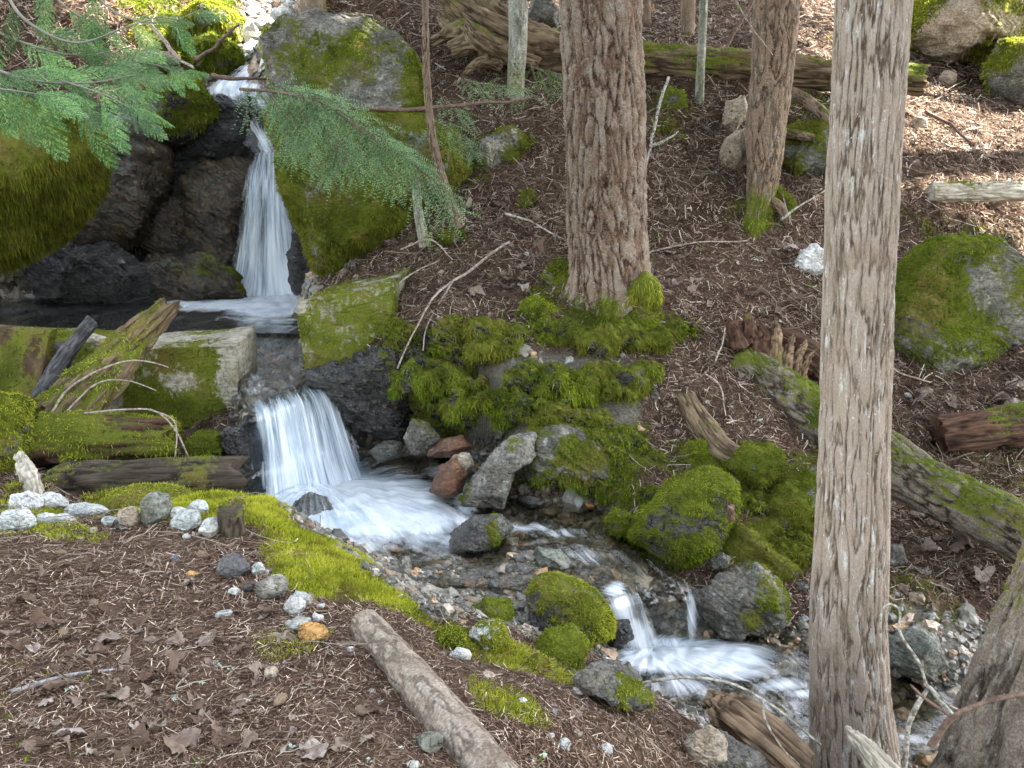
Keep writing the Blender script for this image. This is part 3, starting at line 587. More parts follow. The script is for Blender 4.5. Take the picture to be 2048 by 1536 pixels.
rock('boulder', 'low greenish rock slab at the edge of the upper pool below the waterfall', R_CAVE, [(285, 560), (320, 525), (400, 520), (470, 560), (480, 600), (400, 615), (290, 612)], 10.6, .35, moss=(.2, .2), seed=8, sub=6, facets=30, rough=.06, boxy=.6, grow=1.2, cat='boulder')
rock('boulder', 'black wet boulder in the dark corner of the upper pool', R_DARK, [(80, 540), (140, 495), (230, 500), (300, 550), (290, 612), (80, 625)], 10.4, .4, seed=9, sub=6, facets=30, rough=.07, boxy=.6, grow=1.15, cat='boulder')
rock('boulder', 'dark stained boulder between the brown boulder and the waterfall', R_CAVE, [(300, 430), (345, 400), (390, 440), (400, 520), (340, 545), (290, 510)], 11.2, .4, seed=10, sub=6, facets=30, rough=.06, boxy=.6, grow=1.2, cat='boulder')
rock('boulder', 'mossy boulder overhanging the dark pool under the cedar bough', R_GREEN, [(-260, 190), (60, 215), (192, 262), (188, 325), (150, 400), (70, 470), (0, 520), (-90, 550), (-260, 520)], 8.9, .9, moss=(.68, .0), mossmat=MOSS_D, seed=11, sub=6, facets=5, rough=.035, cat='boulder', up=1.2, L=.0055)
rock('boulder', 'moss topped dark boulder left of the lip of the tall waterfall', R_DARK, [(300, 210), (335, 168), (395, 168), (432, 212), (400, 262), (330, 300), (290, 270)], 11.3, .4, moss=(.55, .35), mossmat=MOSS_G, seed=12, cat='boulder')
rock('boulder', 'large square topped mossy boulder above the hemlock bough', R_GREY, [(540, 100), (575, 52), (640, 38), (735, 44), (792, 78), (834, 145), (840, 225), (790, 245), (700, 240), (600, 235), (560, 170)], 10.1, .75, moss=(.46, -.15), mossmat=MOSS_G, seed=13, sub=6, facets=4, rough=.04, cat='boulder', mossu=.25, flat=.4, boxy=.4, L=.0036)
rock('boulder', 'mossy boulder behind the hemlock bough beside the waterfall', R_GREEN, [(560, 300), (555, 240), (600, 205), (700, 210), (830, 215), (905, 262), (938, 330), (925, 392), (830, 430), (798, 500), (765, 535), (695, 548), (655, 530), (622, 470), (596, 420)], 8.75, .8, moss=(.54, .05), mossmat=MOSS_D, seed=14, sub=6, facets=7, rough=.07, flat=.6, boxy=.7, cat='boulder', L=.0036)
rock('boulder', 'black wet rock ledge tucked in between the waterfall and the mossy boulder', R_DARK, [(572, 320), (605, 400), (640, 480), (680, 550), (650, 590), (600, 580), (588, 470), (565, 370)], 9.9, .4, seed=15, sub=5, rough=.1, cat='boulder')
rock('boulder', 'yellow green mossy mound left of the upper stream', R_GREY, [(378, 45), (425, 15), (482, 38), (470, 75), (390, 80)], 12.9, .5, moss=(.6, .2), mossmat=MOSS_Y, seed=16, cat='boulder')
rock('boulder', 'shaggy mossy hummock crossed by a stick beside the upper stream', R_GREY, [(398, 92), (440, 72), (474, 96), (484, 130), (440, 150), (396, 140)], 12.4, .4, moss=(.65, .2), mossmat=MOSS_G, seed=17, cat='boulder')
rock('stone', 'flat pale brown stone behind the tips of the cedar bough', R_TAN, [(282, 118), (310, 106), (350, 108), (358, 132), (300, 142)], 11.6, .3, seed=18, cat='rock')
rock('boulder', 'mossy knob on the bank right of the upper stream', R_GREY, [(520, 85), (540, 62), (572, 70), (575, 110), (540, 125)], 11.2, .3, moss=(.6, .25), mossmat=MOSS_Y, seed=19, cat='boulder')
# rocks in the far sunlit stream bed
rr = np.random.default_rng(61)
for i in range(34):
    u, v = rr.uniform(478, 615), rr.uniform(-5, 62)*1.0; w_ = rr.uniform(16, 44)
    stone('sunlit pale rock in the bed at the head of the stream', R_WHITE if i % 3 else R_TAN, u, v, w_, w_*.65, 200+i, sub=3, group='sunlit rocks at the head of the stream', cat='rock', name='rock')
for i, (u, v, w_, h_, m) in enumerate([(440, 178, 46, 26, R_TAN), (505, 190, 54, 26, R_GREY), (545, 205, 40, 22, R_GREEN), (470, 205, 50, 22, R_WET), (420, 195, 40, 24, R_GREY), (520, 165, 40, 18, R_TAN), (455, 160, 34, 16, R_GREY), (500, 85, 30, 18, R_WHITE), (525, 110, 26, 20, R_GREY), (475, 100, 26, 20, R_GREY), (535, 75, 28, 16, R_TAN), (490, 60, 34, 18, R_TAN)]):
    stone('grey brown rock in the bed of the upper stream', m, u, v, w_, h_, 240+i, sub=3, group='rocks of the upper stream bed', cat='rock', name='rock')
# ------------------------------------------------------------------ the old weir: two cast blocks and a wall
def hexa(name, label, cat, mat, c8, n, seed, moss, mossmat, rough=.02, rnd=.12, split_=None):
    """block with eight given corners (front: tl tr br bl, back: tl tr br bl), rounded and worn"""
    N, Fa = ico(6); q = N/np.abs(N).max(1, keepdims=True); q = lerp(q, N*1.15, rnd); q = np.clip(q, -1, 1)
    s, t, d = (q[:, 0]+1)/2, (1-q[:, 2])/2, (q[:, 1]+1)/2; c = [np.asarray(k) for k in c8]
    def face(a): return (a[0]*((1-s)*(1-t))[:, None]+a[1]*(s*(1-t))[:, None]+a[2]*(s*t)[:, None]+a[3]*((1-s)*t)[:, None])
    V = face(c[:4])*(1-d)[:, None]+face(c[4:])*d[:, None]; nn = vnormals(V, Fa)
    V = V+nn*(fbm(V, 3, 4, seed)*rough*1.6+fbm(V, 16, 4, seed+1)*rough*.5)[:, None]; nn = vnormals(V, Fa)
    ms = np.clip(moss(V, nn)+.6*fbm(V, 4.5, 4, seed+3), 0, 1)
    o = mk(name, V, Fa, mat, loc=V[V[:, 2].argmin()], attrs={'moss': ms}, label=label, cat=cat)
    d = np.linalg.norm(V.mean(0)-CAM); fuzz('moss', V, Fa, np.clip((ms-.42)*3, 0, 1), 1.1/(.0011*d*.0038*d), .0034*d, .0011*d, mossmat, parent=o, seed=seed, droop=.5)
    return o
def back(p, dy, dz=0, dx=0): return p+np.array([dx, dy, dz])
a = [P(238, 700, 6.85), P(476, 688, 6.7), P(480, 845, 6.62), P(250, 868, 6.75)]
hexa('concrete_block', 'worn concrete weir block with a pale bare corner, left of the lower waterfall', 'weir block', R_CONC, a+[back(a[0], .62, .02), back(a[1], .62, .03, -.04), back(a[2], .6), back(a[3], .6)], 6, 31,
     lambda V, n: .66-.50*smooth(-2.22, -2.0, V[:, 0])+.62*smooth(.12, -.18, V[:, 2])-.28*n[:, 2], MOSS_D, .014, .05)
a = [P(590, 604, 6.95), P(788, 562, 7.15), P(778, 706, 6.9), P(606, 742, 6.85)]
hexa('concrete_block', 'mossy slanting weir block on the far side of the stream, below the waterfall', 'weir block', R_CONC, a+[back(a[0], .95, .02, .18), back(a[1], .75, .06, .1), back(a[2], .8, 0, .1), back(a[3], .9, 0, .15)], 6, 32,
     lambda V, n: .66+.0*n[:, 2], MOSS_D, .016, .04)
a = [P(-220, 660, 7.5), P(262, 690, 7.0), P(262, 860, 6.9), P(-220, 880, 7.3)]
hexa('concrete_wall', 'low mossy weir wall running left behind the leaning logs', 'wall', R_CONC, a+[back(a[0], .45, .02), back(a[1], .45, .02), back(a[2], .45), back(a[3], .45)], 6, 33, lambda V, n: .62+.2*n[:, 2], MOSS_D, .02, .06)
a = [P(-60, 655, 6.6), P(100, 662, 6.5), P(72, 806, 6.35), P(-60, 830, 6.4)]
hexa('mossy_slab', 'mossy upright slab left of the leaning black stick', 'slab', W_OLD, a+[back(a[0], .12), back(a[1], .12), back(a[2], .12), back(a[3], .12)], 6, 34, lambda V, n: .62+.0*n[:, 2], MOSS_D, .012, .05)
# ------------------------------------------------------------------ wood
def log(name, label, cat, mat, pts, radp, moss=None, mossmat=None, seed=1, na=72, nl=140, ridge_=.06, k=(9, 1.4), parent=None, part=None, knots=0, taperends=True, group=None, mossdir=(0, 0, 1), dens=1.):
    """fallen or standing wood: path in u, v, y with radii in picture units at that distance"""
    W = np.array([P(u, v, y) for u, v, y in pts]) if len(pts[0]) == 3 else np.array(pts); yy = W[:, 1]
    rad = np.array(radp)*np.array([np.linalg.norm(w_-CAM) for w_ in W])/F if len(radp) == len(W) else np.array(radp)
    rad = np.interp(np.linspace(0, 1, nl), np.linspace(0, 1, len(rad)), rad); r0 = rad.mean(); rg = np.random.default_rng(seed); hh = {}
    def disp(th, s, p, r):
        q = np.column_stack([np.cos(th)*r*k[0]/r0*.35+seed*3.1, np.sin(th)*r*k[0]/r0*.35, s*k[1]/r0*.35])
        h = np.clip(np.abs(fbm(q, 1., 4, seed))*2.6, 0, 1); hh['h'] = h
        big = fbm(np.column_stack([np.cos(th), np.sin(th), s/r0*.35+seed]), 1.2, 3, seed+4)
        return (h-.5)*ridge_*r0*2+big*r0*.16
    V, FL, TH, S = tube(W, rad, na, nl, disp, True, seed)
    h = np.append(hh['h'], [.4, .4]); nn = vnormals(V, FL); md = np.array(mossdir)
    # ragged ends
    for e, sgn in ((0, -1), (S.max(), 1)):
        near = smooth(r0*1.2, 0, np.abs(S-e)); ax = unit(W[1]-W[0]) if e == 0 else unit(W[-1]-W[-2])
        V = V+ax*(near*sgn*r0*.9*fbm(np.column_stack([V*9]), 1., 3, seed+8))[:, None]
    ms = np.zeros(len(V)) if moss is None else np.clip(moss[0]+moss[1]*(nn@md)+.8*fbm(V, 3.2, 4, seed+6)*1.0, 0, 1)
    at = {'h': h, 'tu': TH*r0, 'tv': S, 'moss': ms}
    loc = W[np.argmin(W[:, 2])]-np.array([0, 0, rad.min()])
    if parent is not None: o = mk(part or name, V, FL, mat, parent=parent, attrs=at)
    else: o = mk(name, V, FL, mat, loc=loc, attrs=at, label=label, cat=cat, group=group)
    if moss is not None and mossmat is not None:
        d = np.linalg.norm(V.mean(0)-CAM)
        if parent is None: fuzz('moss', V, FL, np.clip((ms-.42)*3, 0, 1), dens*1.5/(.0011*d*.0042*d), .0042*d, .0011*d, mossmat, parent=o, seed=seed, droop=.5)
    return o
def stick(name, label, cat, mat, paths, w0, group=None, seed=1, nl=28):
    """thin bent branch with its side shoots: one mesh; paths in u, v, y; w0 thickness in picture units"""
    VV, FF, n0 = [], [], 0
    for i, (pts, w_) in enumerate(zip(paths, w0)):
        W = np.array([P(*p) for p in pts]); d = W[:, 1].mean(); r = w_*.5*d/F
        jit = lambda th, s, p, rr: rr*(.28*fbm(p, 14/max(d, 1)*3, 3, seed+i))
        W2 = crm(W, nl); W2 = W2+np.stack([fbm(W2, 5, 3, seed+i*7+c) for c in range(3)], 1)*r*1.6
        V, FL, _, _ = tube(W2, np.linspace(1, .55, nl)*r, 8, nl, jit)
        VV.append(V); FF += [f+n0 for f in FL]; n0 += len(V)
    V = np.vstack(VV); q = [f for f in FF if f.shape[1] == 4]; t = [f for f in FF if f.shape[1] == 3]
    return mk(name, V, [np.vstack(q), np.vstack(t)], mat, loc=V[V[:, 2].argmin()], label=label, cat=cat, group=group)
log('fallen_log', 'thick mossy log end lying over a second log below the weir wall', 'log', W_RED, [(70, 885, 6.0), (200, 880, 6.0), (345, 878, 6.05)], [52, 50, 46], (.62, .3), MOSS_Y, 41)
log('fallen_log', 'dark log with a mossy left end beneath the mossy red log', 'log', W_DARK, [(122, 972, 5.5), (300, 965, 5.5), (474, 958, 5.6)], [42, 42, 40], (.30, .3), MOSS_Y, 42, mossdir=(-.7, 0, .5))
log('leaning_log', 'mossy split log leaning up over the weir wall to the pool', 'log', W_OLD, [(120, 835, 6.2), (190, 765, 6.3), (260, 690, 6.45), (338, 612, 6.6)], [48, 44, 34, 20], (.34, .5), MOSS_Y, 43, ridge_=.12)
log('leaning_stick', 'smooth dark grey pole leaning beside the mossy slab', 'pole', W_GREYD, [(80, 795, 6.25), (130, 712, 6.4), (190, 636, 6.55)], [15, 15, 12], None, None, 44, na=32)
log('wooden_post', 'short black post standing behind the dark pole', 'post', W_GREYD, [(112, 800, 6.6), (115, 690, 6.7)], [26, 26], None, None, 45, na=40)
log('log_chip', 'pale splintered wood chip on top of the weir wall', 'wood', W_PALE, [(165, 672, 6.75), (228, 690, 6.75)], [9, 8], None, None, 46, na=24, nl=40, ridge_=.2)
log('log_chip', 'bleached splinter of wood sticking up behind the white rocks', 'wood', W_PALE, [(40, 912, 5.2), (58, 950, 5.1), (78, 1000, 5.0)], [9, 17, 8], (.12, 0), None, 47, na=24, nl=50, ridge_=.2)
rock('mossy_stump', 'shaggy moss covered stump at the left edge above the white rocks', R_GREY, [(-90, 800), (0, 790), (50, 805), (64, 840), (50, 890), (15, 945), (-90, 960)], 5.8, .35, moss=(.75, .1), mossmat=MOSS_Y, seed=48, cat='stump', rough=.1)
rock('mossy_mound', 'round cushion of yellow moss behind the pointed grey rock', R_GREY, [(205, 1005), (235, 985), (290, 970), (350, 975), (395, 995), (400, 1020), (300, 1040), (210, 1030)], 4.75, .3, moss=(.85, .1), mossmat=MOSS_Y, seed=49, cat='moss', rough=.06)
rock('mossy_rock', 'bright green cushion of moss at the foot of the left weir block', R_DARK, [(378, 880), (410, 862), (450, 866), (462, 900), (440, 922), (385, 918)], 6.1, .18, moss=(.85, 0), mossmat=MOSS_B, seed=50, cat='moss', rough=.05)
rock('boulder', 'dark wet rock wall under the left weir block beside the lower fall', R_DARK, [(450, 860), (500, 835), (520, 870), (540, 960), (545, 1010), (480, 1010), (455, 940)], 6.1, .3, seed=51, rough=.12, cat='boulder')
log('tree_stump', 'small sawn dark stump among the white rocks on the moss', 'stump', W_DARK, [(464, 1072, G(464, 1070)[1]), (463, 1028, G(464, 1070)[1])], [25, 23], (.1, .2), None, 52, na=40, nl=40, ridge_=.1)
log('fallen_log', 'patchy grey brown log lying on the dirt, foreground', 'log', B_LOGF, [(u, v, G(u, v+18)[1]) for u, v in ((728, 1250), (790, 1320), (860, 1405), (940, 1500), (1010, 1590))], [30, 36, 42, 47, 50], (.02, -.25), MOSS_Y, 53, na=120, nl=300, ridge_=.035, k=(5, 2.2))
log('fallen_log', 'long mossy fallen trunk sloping down behind the grey cedar trunk', 'log', B_LEAN, [(1478, 722, 6.75), (1600, 812, 6.45), (1800, 940, 5.85), (1940, 1015, 5.45), (2080, 1092, 5.1)], [40, 50, 48, 48, 48], (.26, .36), MOSS_B, 54, na=110, nl=300, ridge_=.07, k=(9, 3))
log('fallen_log', 'short brown log with a shaggy mossy lower end above the stream', 'log', W_OLD, [(1368, 800, 6.25), (1405, 860, 6.05), (1450, 915, 5.85), (1520, 930, 5.75)], [22, 30, 34, 30], (.2, .3), MOSS_G, 55)
log('fallen_log', 'rotten red brown log at the right edge of the slope', 'log', W_RED, [(1872, 872, 6.5), (1950, 862, 6.5), (2090, 842, 6.5)], [34, 36, 34], (.05, .2), MOSS_G, 56, ridge_=.1)
log('fallen_log', 'thin grey log with a green mossy end on the upper right slope', 'log', W_PALE, [(1862, 382, 8.7), (1950, 383, 8.7), (2090, 383, 8.7)], [16, 17, 17], (.1, .2), MOSS_G, 57, ridge_=.08)
t = thing('fallen_tree', P(1500, 165, 10.0), 'old mossy fallen tree with gnarled roots, lying across the slope behind the trunks', 'fallen tree')
tr = log('trunk', None, None, W_OLD, [(1000, 95, 10.3), (1130, 108, 10.3), (1300, 122, 10.2), (1500, 135, 10.1), (1700, 152, 10.0), (1846, 160, 9.9)], [38, 34, 31, 30, 28, 24], (.2, .42), None, 58, na=80, nl=340, ridge_=.12, parent=t, part='trunk', k=(8, 1))
_m = tr.data; _V = np.empty(len(_m.vertices)*3); _m.vertices.foreach_get('co', _V); _V = _V.reshape(-1, 3)+WL[t.name]; _ms = np.empty(len(_V)); _m.attributes['moss'].data.foreach_get('value', _ms)
_Fq = np.array([list(p.vertices) for p in _m.polygons if len(p.vertices) == 4])
fuzz('moss', _V, _Fq, np.clip((_ms-.42)*3, 0, 1), 4000, .034, .010, MOSS_G, parent=t, seed=58, droop=.6)
for i, (pts, rd) in enumerate([([(880, -15, 10.2), (960, 40, 10.1), (1050, 78, 10.1), (1150, 92, 10.25)], [16, 22, 24, 20]), ([(950, -25, 10.4), (985, 25, 10.3), (1050, 60, 10.2), (1140, 85, 10.3)], [20, 24, 22, 14]), ([(868, 80, 10.1), (925, 62, 10.0), (985, 100, 10.0), (1060, 120, 10.1)], [8, 20, 26, 20]),
                               ([(905, 100, 9.95), (950, 85, 9.9), (975, 110, 9.9), (960, 140, 9.9)], [14, 20, 16, 6]), ([(930, 50, 9.9), (960, 85, 9.85), (1010, 110, 9.9), (1080, 128, 10.0)], [10, 18, 18, 10]), ([(880, 30, 10.2), (905, 55, 10.1), (950, 60, 10.1)], [8, 14, 16]), ([(1000, 130, 9.9), (960, 125, 9.8), (925, 150, 9.8)], [14, 9, 4])]):
    log('root', None, None, W_OLD, pts, rd, (.12, .3), None, 600+i, na=36, nl=60, ridge_=.16, parent=t, part='root')
# broken rotten stump by the long log
t = thing('broken_stump', G(1540, 745), 'rotten red stump split into jagged upright splinters at the head of the long fallen trunk', 'stump')
rg = np.random.default_rng(5)
log('stump_body', None, None, W_RED, [(1450, 690, 7.0), (1530, 680, 6.95), (1600, 705, 6.85), (1660, 745, 6.8)], [18, 27, 30, 24], (.12, .3), None, 61, parent=t, part='body', ridge_=.2)
for i, (u, v, h, w_, lean) in enumerate([(1500, 660, 40, 14, -8), (1548, 720, 86, 17, 4), (1568, 730, 66, 13, 22), (1585, 740, 60, 12, 30), (1530, 690, 50, 14, -10), (1600, 745, 50, 10, 34), (1515, 690, 44, 18, -14), (1478, 668, 30, 20, -30)]):
    log('splinter', None, None, W_RED if i in (0, 4, 6, 7) else W_SPLIT, [(u, v+22, 6.72), (u+lean*.4, v-h*.45, 6.72), (u+lean, v-h, 6.74)], [w_, w_*.8, 1.5], (.15, 0), None, 620+i, na=16, nl=30, ridge_=.3, parent=t, part='splinter')
log('log_chunk', 'dark split log chunk standing at the edge of the lower pool, foreground', 'log', W_SPLIT, [(1418, 1402, 3.62), (1470, 1440, 3.5), (1545, 1500, 3.35), (1600, 1550, 3.25)], [14, 46, 50, 46], (-.12, .3), MOSS_Y, 63, na=90, nl=160, ridge_=.10, k=(10, .8))
log('broken_branch', 'pointed broken branch stub against the foot of the grey cedar trunk', 'branch', W_PALE, [(1686, 1452, 3.02), (1715, 1480, 3.0), (1760, 1535, 2.98), (1800, 1600, 2.95)], [4, 13, 24, 30], (.0, .1), None, 64, na=36, nl=80, ridge_=.16, k=(10, .8))
# ------------------------------------------------------------------ stones of the near bank, one by one
for i, (lab, m, u, v, w_, h_, rot) in enumerate([
    ('long pale slab with fine cracks at the left edge of the white row', R_PALE, 30, 1046, 86, 48, -.12), ('rounded white rock leftmost of the upper pair behind the long pale slab', R_WHITE, 52, 1009, 62, 48, .1), ('white egg shaped rock at the right of the upper pair behind the pale slab', R_WHITE, 101, 1009, 66, 42, .12),
    ('flat pale bluish stone resting just right of the white pair', R_PALE, 175, 1025, 98, 34, .08), ('narrow flat grey stone lying in front of the white pair', R_PALE, 108, 1041, 88, 27, .05), ('small white pebble against the moss behind the flat bluish stone', R_WHITE, 195, 1008, 22, 14, 0),
    ('little pale stone wedged left of the pinkish brown rock', R_PALE, 222, 1044, 38, 24, 0), ('pinkish brown rock with a dark base in the white row', R_TAN, 259, 1038, 50, 46, -.2), ('pointed grey triangular rock, tallest of the white row', R_GREEN, 313, 1024, 66, 70, 0),
    ('low grey stone half hidden behind the pale block and the pointed rock', R_PALE, 357, 1028, 44, 26, 0), ('rough pale round rock on top at the right of the pointed rock', R_PALE, 396, 1020, 44, 34, 0), ('blocky pale bluish rock right of the pointed grey rock', R_PALE, 374, 1043, 64, 42, 0), ('rounded pale rock beside the small dark stump', R_PALE, 419, 1057, 40, 46, .5),
    ('tiny white pebble below the blocky bluish rock', R_WHITE, 373, 1074, 18, 12, 0), ('small tan stone below the pinkish brown rock', R_TAN, 187, 1064, 18, 18, 0), ('dark flat slate chip under the pinkish brown rock', R_DARK, 246, 1056, 34, 14, 0),
    ('slate grey angular rock on the edge of the moss', R_PURP, 466, 1136, 74, 52, -.12), ('round pale pebble right of the slate rock', R_PALE, 516, 1140, 27, 26, 0), ('tiny white pebble beside the round pale one', R_WHITE, 534, 1148, 12, 14, 0), ('rough white rock with a peaked top at the moss edge', R_GREY, 543, 1178, 76, 50, -.25),
    ('white cracked rock uphill of the flat pale one and the ochre rock', R_WHITE, 590, 1213, 48, 44, .2), ('bluish stone tucked behind the white cracked rock', R_PALE, 606, 1198, 40, 32, .6), ('flat pale green stone touching the ochre rock', R_PALE, 598, 1248, 60, 34, -.25), ('ochre orange rock, the only one on the dirt', R_ORANGE, 627, 1269, 66, 50, -.1),
    ('whitish stone right behind the ochre rock', R_WHITE, 635, 1236, 28, 18, .3), ('pale thin stone left of the rough white peaked rock', R_PALE, 468, 1184, 28, 16, 0), ('dark green pebble left of the rough white peaked rock', R_DARK, 497, 1180, 24, 22, 0), ('flat blue grey chip lying alone among the leaves', R_PALE, 448, 1229, 38, 18, -.25),
    ('cream pebble alone amid the needles', R_TAN, 541, 1346, 30, 26, 0), ('ochre pebble below the slate rock and stump', R_ORANGE, 384, 1150, 26, 18, 0), ('blue grey flake left of the slate rock', R_PURP, 350, 1118, 20, 18, .8), ('white pebble between the log end and the ochre rock', R_WHITE, 701, 1300, 18, 14, 0),
    ('pale rock at the near end of the moss by the log', R_WHITE, 922, 1312, 50, 30, 0), ('white oval stone near the crossing branch', R_WHITE, 1157, 1384, 36, 18, 0), ('grey white stone with square faces right of the log', R_PALE, 1130, 1494, 30, 34, 0), ('whitish stone right of the square faced one', R_WHITE, 1213, 1501, 28, 24, .3),
    ('half mossy green grey stone against the log', R_GREEN, 858, 1487, 66, 42, -.1), ('smooth pale pebble at the bottom edge by the log', R_PALE, 826, 1530, 30, 18, 0), ('small white stone next to the log above the moss patch', R_WHITE, 1044, 1402, 24, 12, 0), ('small bluish stone right of the log', R_PALE, 942, 1410, 20, 10, 0),
    ('pinkish pebble on the bank above the crossing branch', R_TAN, 975, 1352, 34, 16, 0), ('small pale cone shaped pebble by the moss patch', R_WHITE, 1102, 1471, 18, 10, 0)]):
    stone(lab, m, u, v-h_*.04, w_*1.0, h_*1.1, 300+i, rot, moss=(.12, -.1) if 'mossy' in lab else None, mossmat=MOSS_Y if 'mossy' in lab else None, cat='stone', sub=5 if w_ > 30 else 4, rough=.05, facets=11)
rock('rock', 'large grey rock at the bottom edge beside the dark log chunk', R_GREY, [(1285, 1540), (1320, 1484), (1370, 1468), (1450, 1470), (1530, 1496), (1580, 1540), (1570, 1600), (1290, 1600)], 3.3, .16, seed=71, sub=6, moss=(-.05, .2), mossmat=MOSS_Y, rough=.07)
rock('rock', 'ochre stained rock leaning against the large grey rock at the bottom edge', R_TAN, [(1362, 1480), (1385, 1455), (1420, 1450), (1452, 1470), (1458, 1515), (1400, 1540), (1370, 1520)], 3.1, .08, seed=72, sub=5, rough=.08)
rock('mossy_rock', 'small mossy hump left of the large grey rock', R_GREY, [(1245, 1545), (1258, 1490), (1290, 1482), (1325, 1505), (1330, 1560)], 3.2, .1, moss=(.8, .1), mossmat=MOSS_Y, seed=73)
rock('rock', 'grey rock with a mossy right end over the lower pool', R_GREY, [(1140, 1345), (1180, 1322), (1240, 1328), (1285, 1350), (1310, 1400), (1290, 1430), (1200, 1385), (1150, 1372)], None, .14, moss=(.12, .1), mossmat=MOSS_Y, seed=74, mossu=.5)
rock('rock', 'half buried tan grey rock at the moss edge near the mossy cluster', R_TAN, [(985, 1248), (1020, 1232), (1060, 1238), (1065, 1262), (1010, 1275)], 4.35, .12, seed=75)
# stones in and along the stream
rock('boulder', 'tall pale grey slab leaning in the stream by the rusty rocks', R_GREY, [(926, 1012), (945, 950), (985, 905), (1040, 860), (1085, 850), (1080, 900), (1040, 930), (1015, 985), (1005, 1022), (950, 1025)], 5.75, .2, moss=(.05, .3), mossmat=MOSS_G, seed=81, sub=6, facets=9, rough=.06, cat='boulder')
rock('boulder', 'mossy grey boulder hollow beneath, right of the leaning pale slab', R_GREY, [(1020, 920), (1060, 860), (1120, 845), (1200, 870), (1250, 910), (1262, 965), (1215, 990), (1150, 980), (1100, 975), (1060, 985), (1020, 990)], 5.95, .25, moss=(.38, .15), mossmat=MOSS_G, seed=82, sub=6, rough=.1, cat='boulder')
rock('boulder', 'dark wedge stone with a mossy tip in the middle of the stream', R_WET, [(868, 1112), (905, 1062), (950, 1026), (1005, 1028), (1027, 1055), (1005, 1095), (940, 1115)], 5.15, .2, moss=(.1, .05), mossmat=MOSS_B, seed=83, sub=6, mossu=.4, boxy=.6, cat='boulder')
rock('rock', 'rusty red wet rock rising from the foam', R_RED, [(858, 985), (880, 930), (912, 912), (935, 950), (925, 988), (885, 998)], 5.75, .13, seed=84)
rock('rock', 'rust brown block behind the rusty red rock', R_RED, [(850, 912), (880, 878), (925, 872), (945, 895), (915, 915)], 6.0, .13, seed=85)
rock('rock', 'ochre brown rock leaning on the rusty red rock', R_TAN, [(890, 930), (905, 908), (940, 905), (948, 930), (925, 955), (905, 950)], 5.85, .1, seed=86)
rock('rock', 'white veined rock with a moss cap under the mossy ledge', R_GREY, [(806, 875), (825, 838), (858, 845), (885, 880), (862, 912), (820, 910)], 6.2, .15, moss=(.05, .5), mossmat=MOSS_B, seed=87)
rock('rock', 'blue grey wet rock left of the white veined rock', R_WET, [(740, 900), (770, 880), (805, 885), (800, 915), (755, 925)], 6.2, .13, seed=88)
rock('mossy_rock', 'largest moss covered rock of the mid stream cluster', R_DARK, [(1046, 1190), (1070, 1148), (1112, 1146), (1180, 1178), (1226, 1222), (1226, 1280), (1190, 1302), (1110, 1292), (1058, 1255)], None, .22, moss=(.36, .3), mossmat=MOSS_Y, seed=89, sub=6, mossu=.32, boxy=.55, facets=10)
rock('mossy_rock', 'moss covered rock in front of the largest one, mid stream cluster', R_GREY, [(1066, 1296), (1095, 1262), (1148, 1254), (1188, 1300), (1155, 1332), (1085, 1330)], None, .14, moss=(.7, .2), mossmat=MOSS_G, seed=90)
rock('mossy_rock', 'low dark mossy rock beside the gravel bar', R_DARK, [(942, 1218), (972, 1198), (1028, 1204), (1034, 1234), (985, 1248), (948, 1240)], None, .13, moss=(.6, .2), mossmat=MOSS_G, seed=91)
rock('mossy_rock', 'pale stone with a yellow moss cap right of the log end', R_WHITE, [(926, 1275), (955, 1248), (1005, 1244), (1020, 1284), (960, 1300)], None, .12, moss=(.42, .1), mossmat=MOSS_Y, seed=92, mossx=.35)
rock('mossy_rock', 'small round moss tuft below the mid stream cluster', R_GREY, [(1055, 1325), (1075, 1308), (1098, 1318), (1100, 1342), (1065, 1345)], None, .08, moss=(.8, .1), mossmat=MOSS_Y, seed=93)
rock('mossy_rock', 'flat mossy stone on the bank left of the pale moss capped stone', R_GREY, [(865, 1270), (895, 1258), (930, 1266), (935, 1290), (880, 1294)], None, .1, moss=(.7, .1), mossmat=MOSS_Y, seed=94)
rock('rock', 'black wet rock against the small cascade', R_DARK, [(1216, 1262), (1232, 1236), (1262, 1240), (1268, 1275), (1240, 1300), (1215, 1295)], 4.5, .1, seed=95)
log('tree_stump', 'thin mossy wooden stub standing beside the largest mossy rock', 'stump', W_OLD, [(1062, 1275, 4.3), (1068, 1212, 4.35)], [14, 10], (.2, 0), None, 96, na=24, nl=30, ridge_=.2)
rock('boulder', 'wet rock splashed at the foot of the lower waterfall', R_WET, [(560, 1070), (590, 1000), (622, 975), (655, 995), (695, 1068), (640, 1085)], 5.62, .16, seed=97, cat='boulder')
rock('rock', 'dark rock washed by the pool under the mossy bank edge', R_DARK, [(640, 1105), (680, 1085), (730, 1095), (740, 1120), (680, 1135)], 5.0, .15, seed=98)
rock('boulder', 'big round mossy boulder on the far bank of the stream', R_DARK, [(1256, 1066), (1285, 1015), (1345, 972), (1425, 938), (1475, 960), (1458, 1040), (1425, 1105), (1365, 1142), (1300, 1132)], 5.3, .35, moss=(.52, .14), mossmat=MOSS_G, seed=99, sub=6, facets=4, rough=.05, cat='boulder')
rock('mossy_rock', 'mossy hump right of the big round mossy boulder', R_GREY, [(1425, 1085), (1470, 1045), (1540, 1075), (1600, 1140), (1560, 1170), (1450, 1148)], 5.25, .25, moss=(.62, .15), mossmat=MOSS_D, seed=101, sub=5)
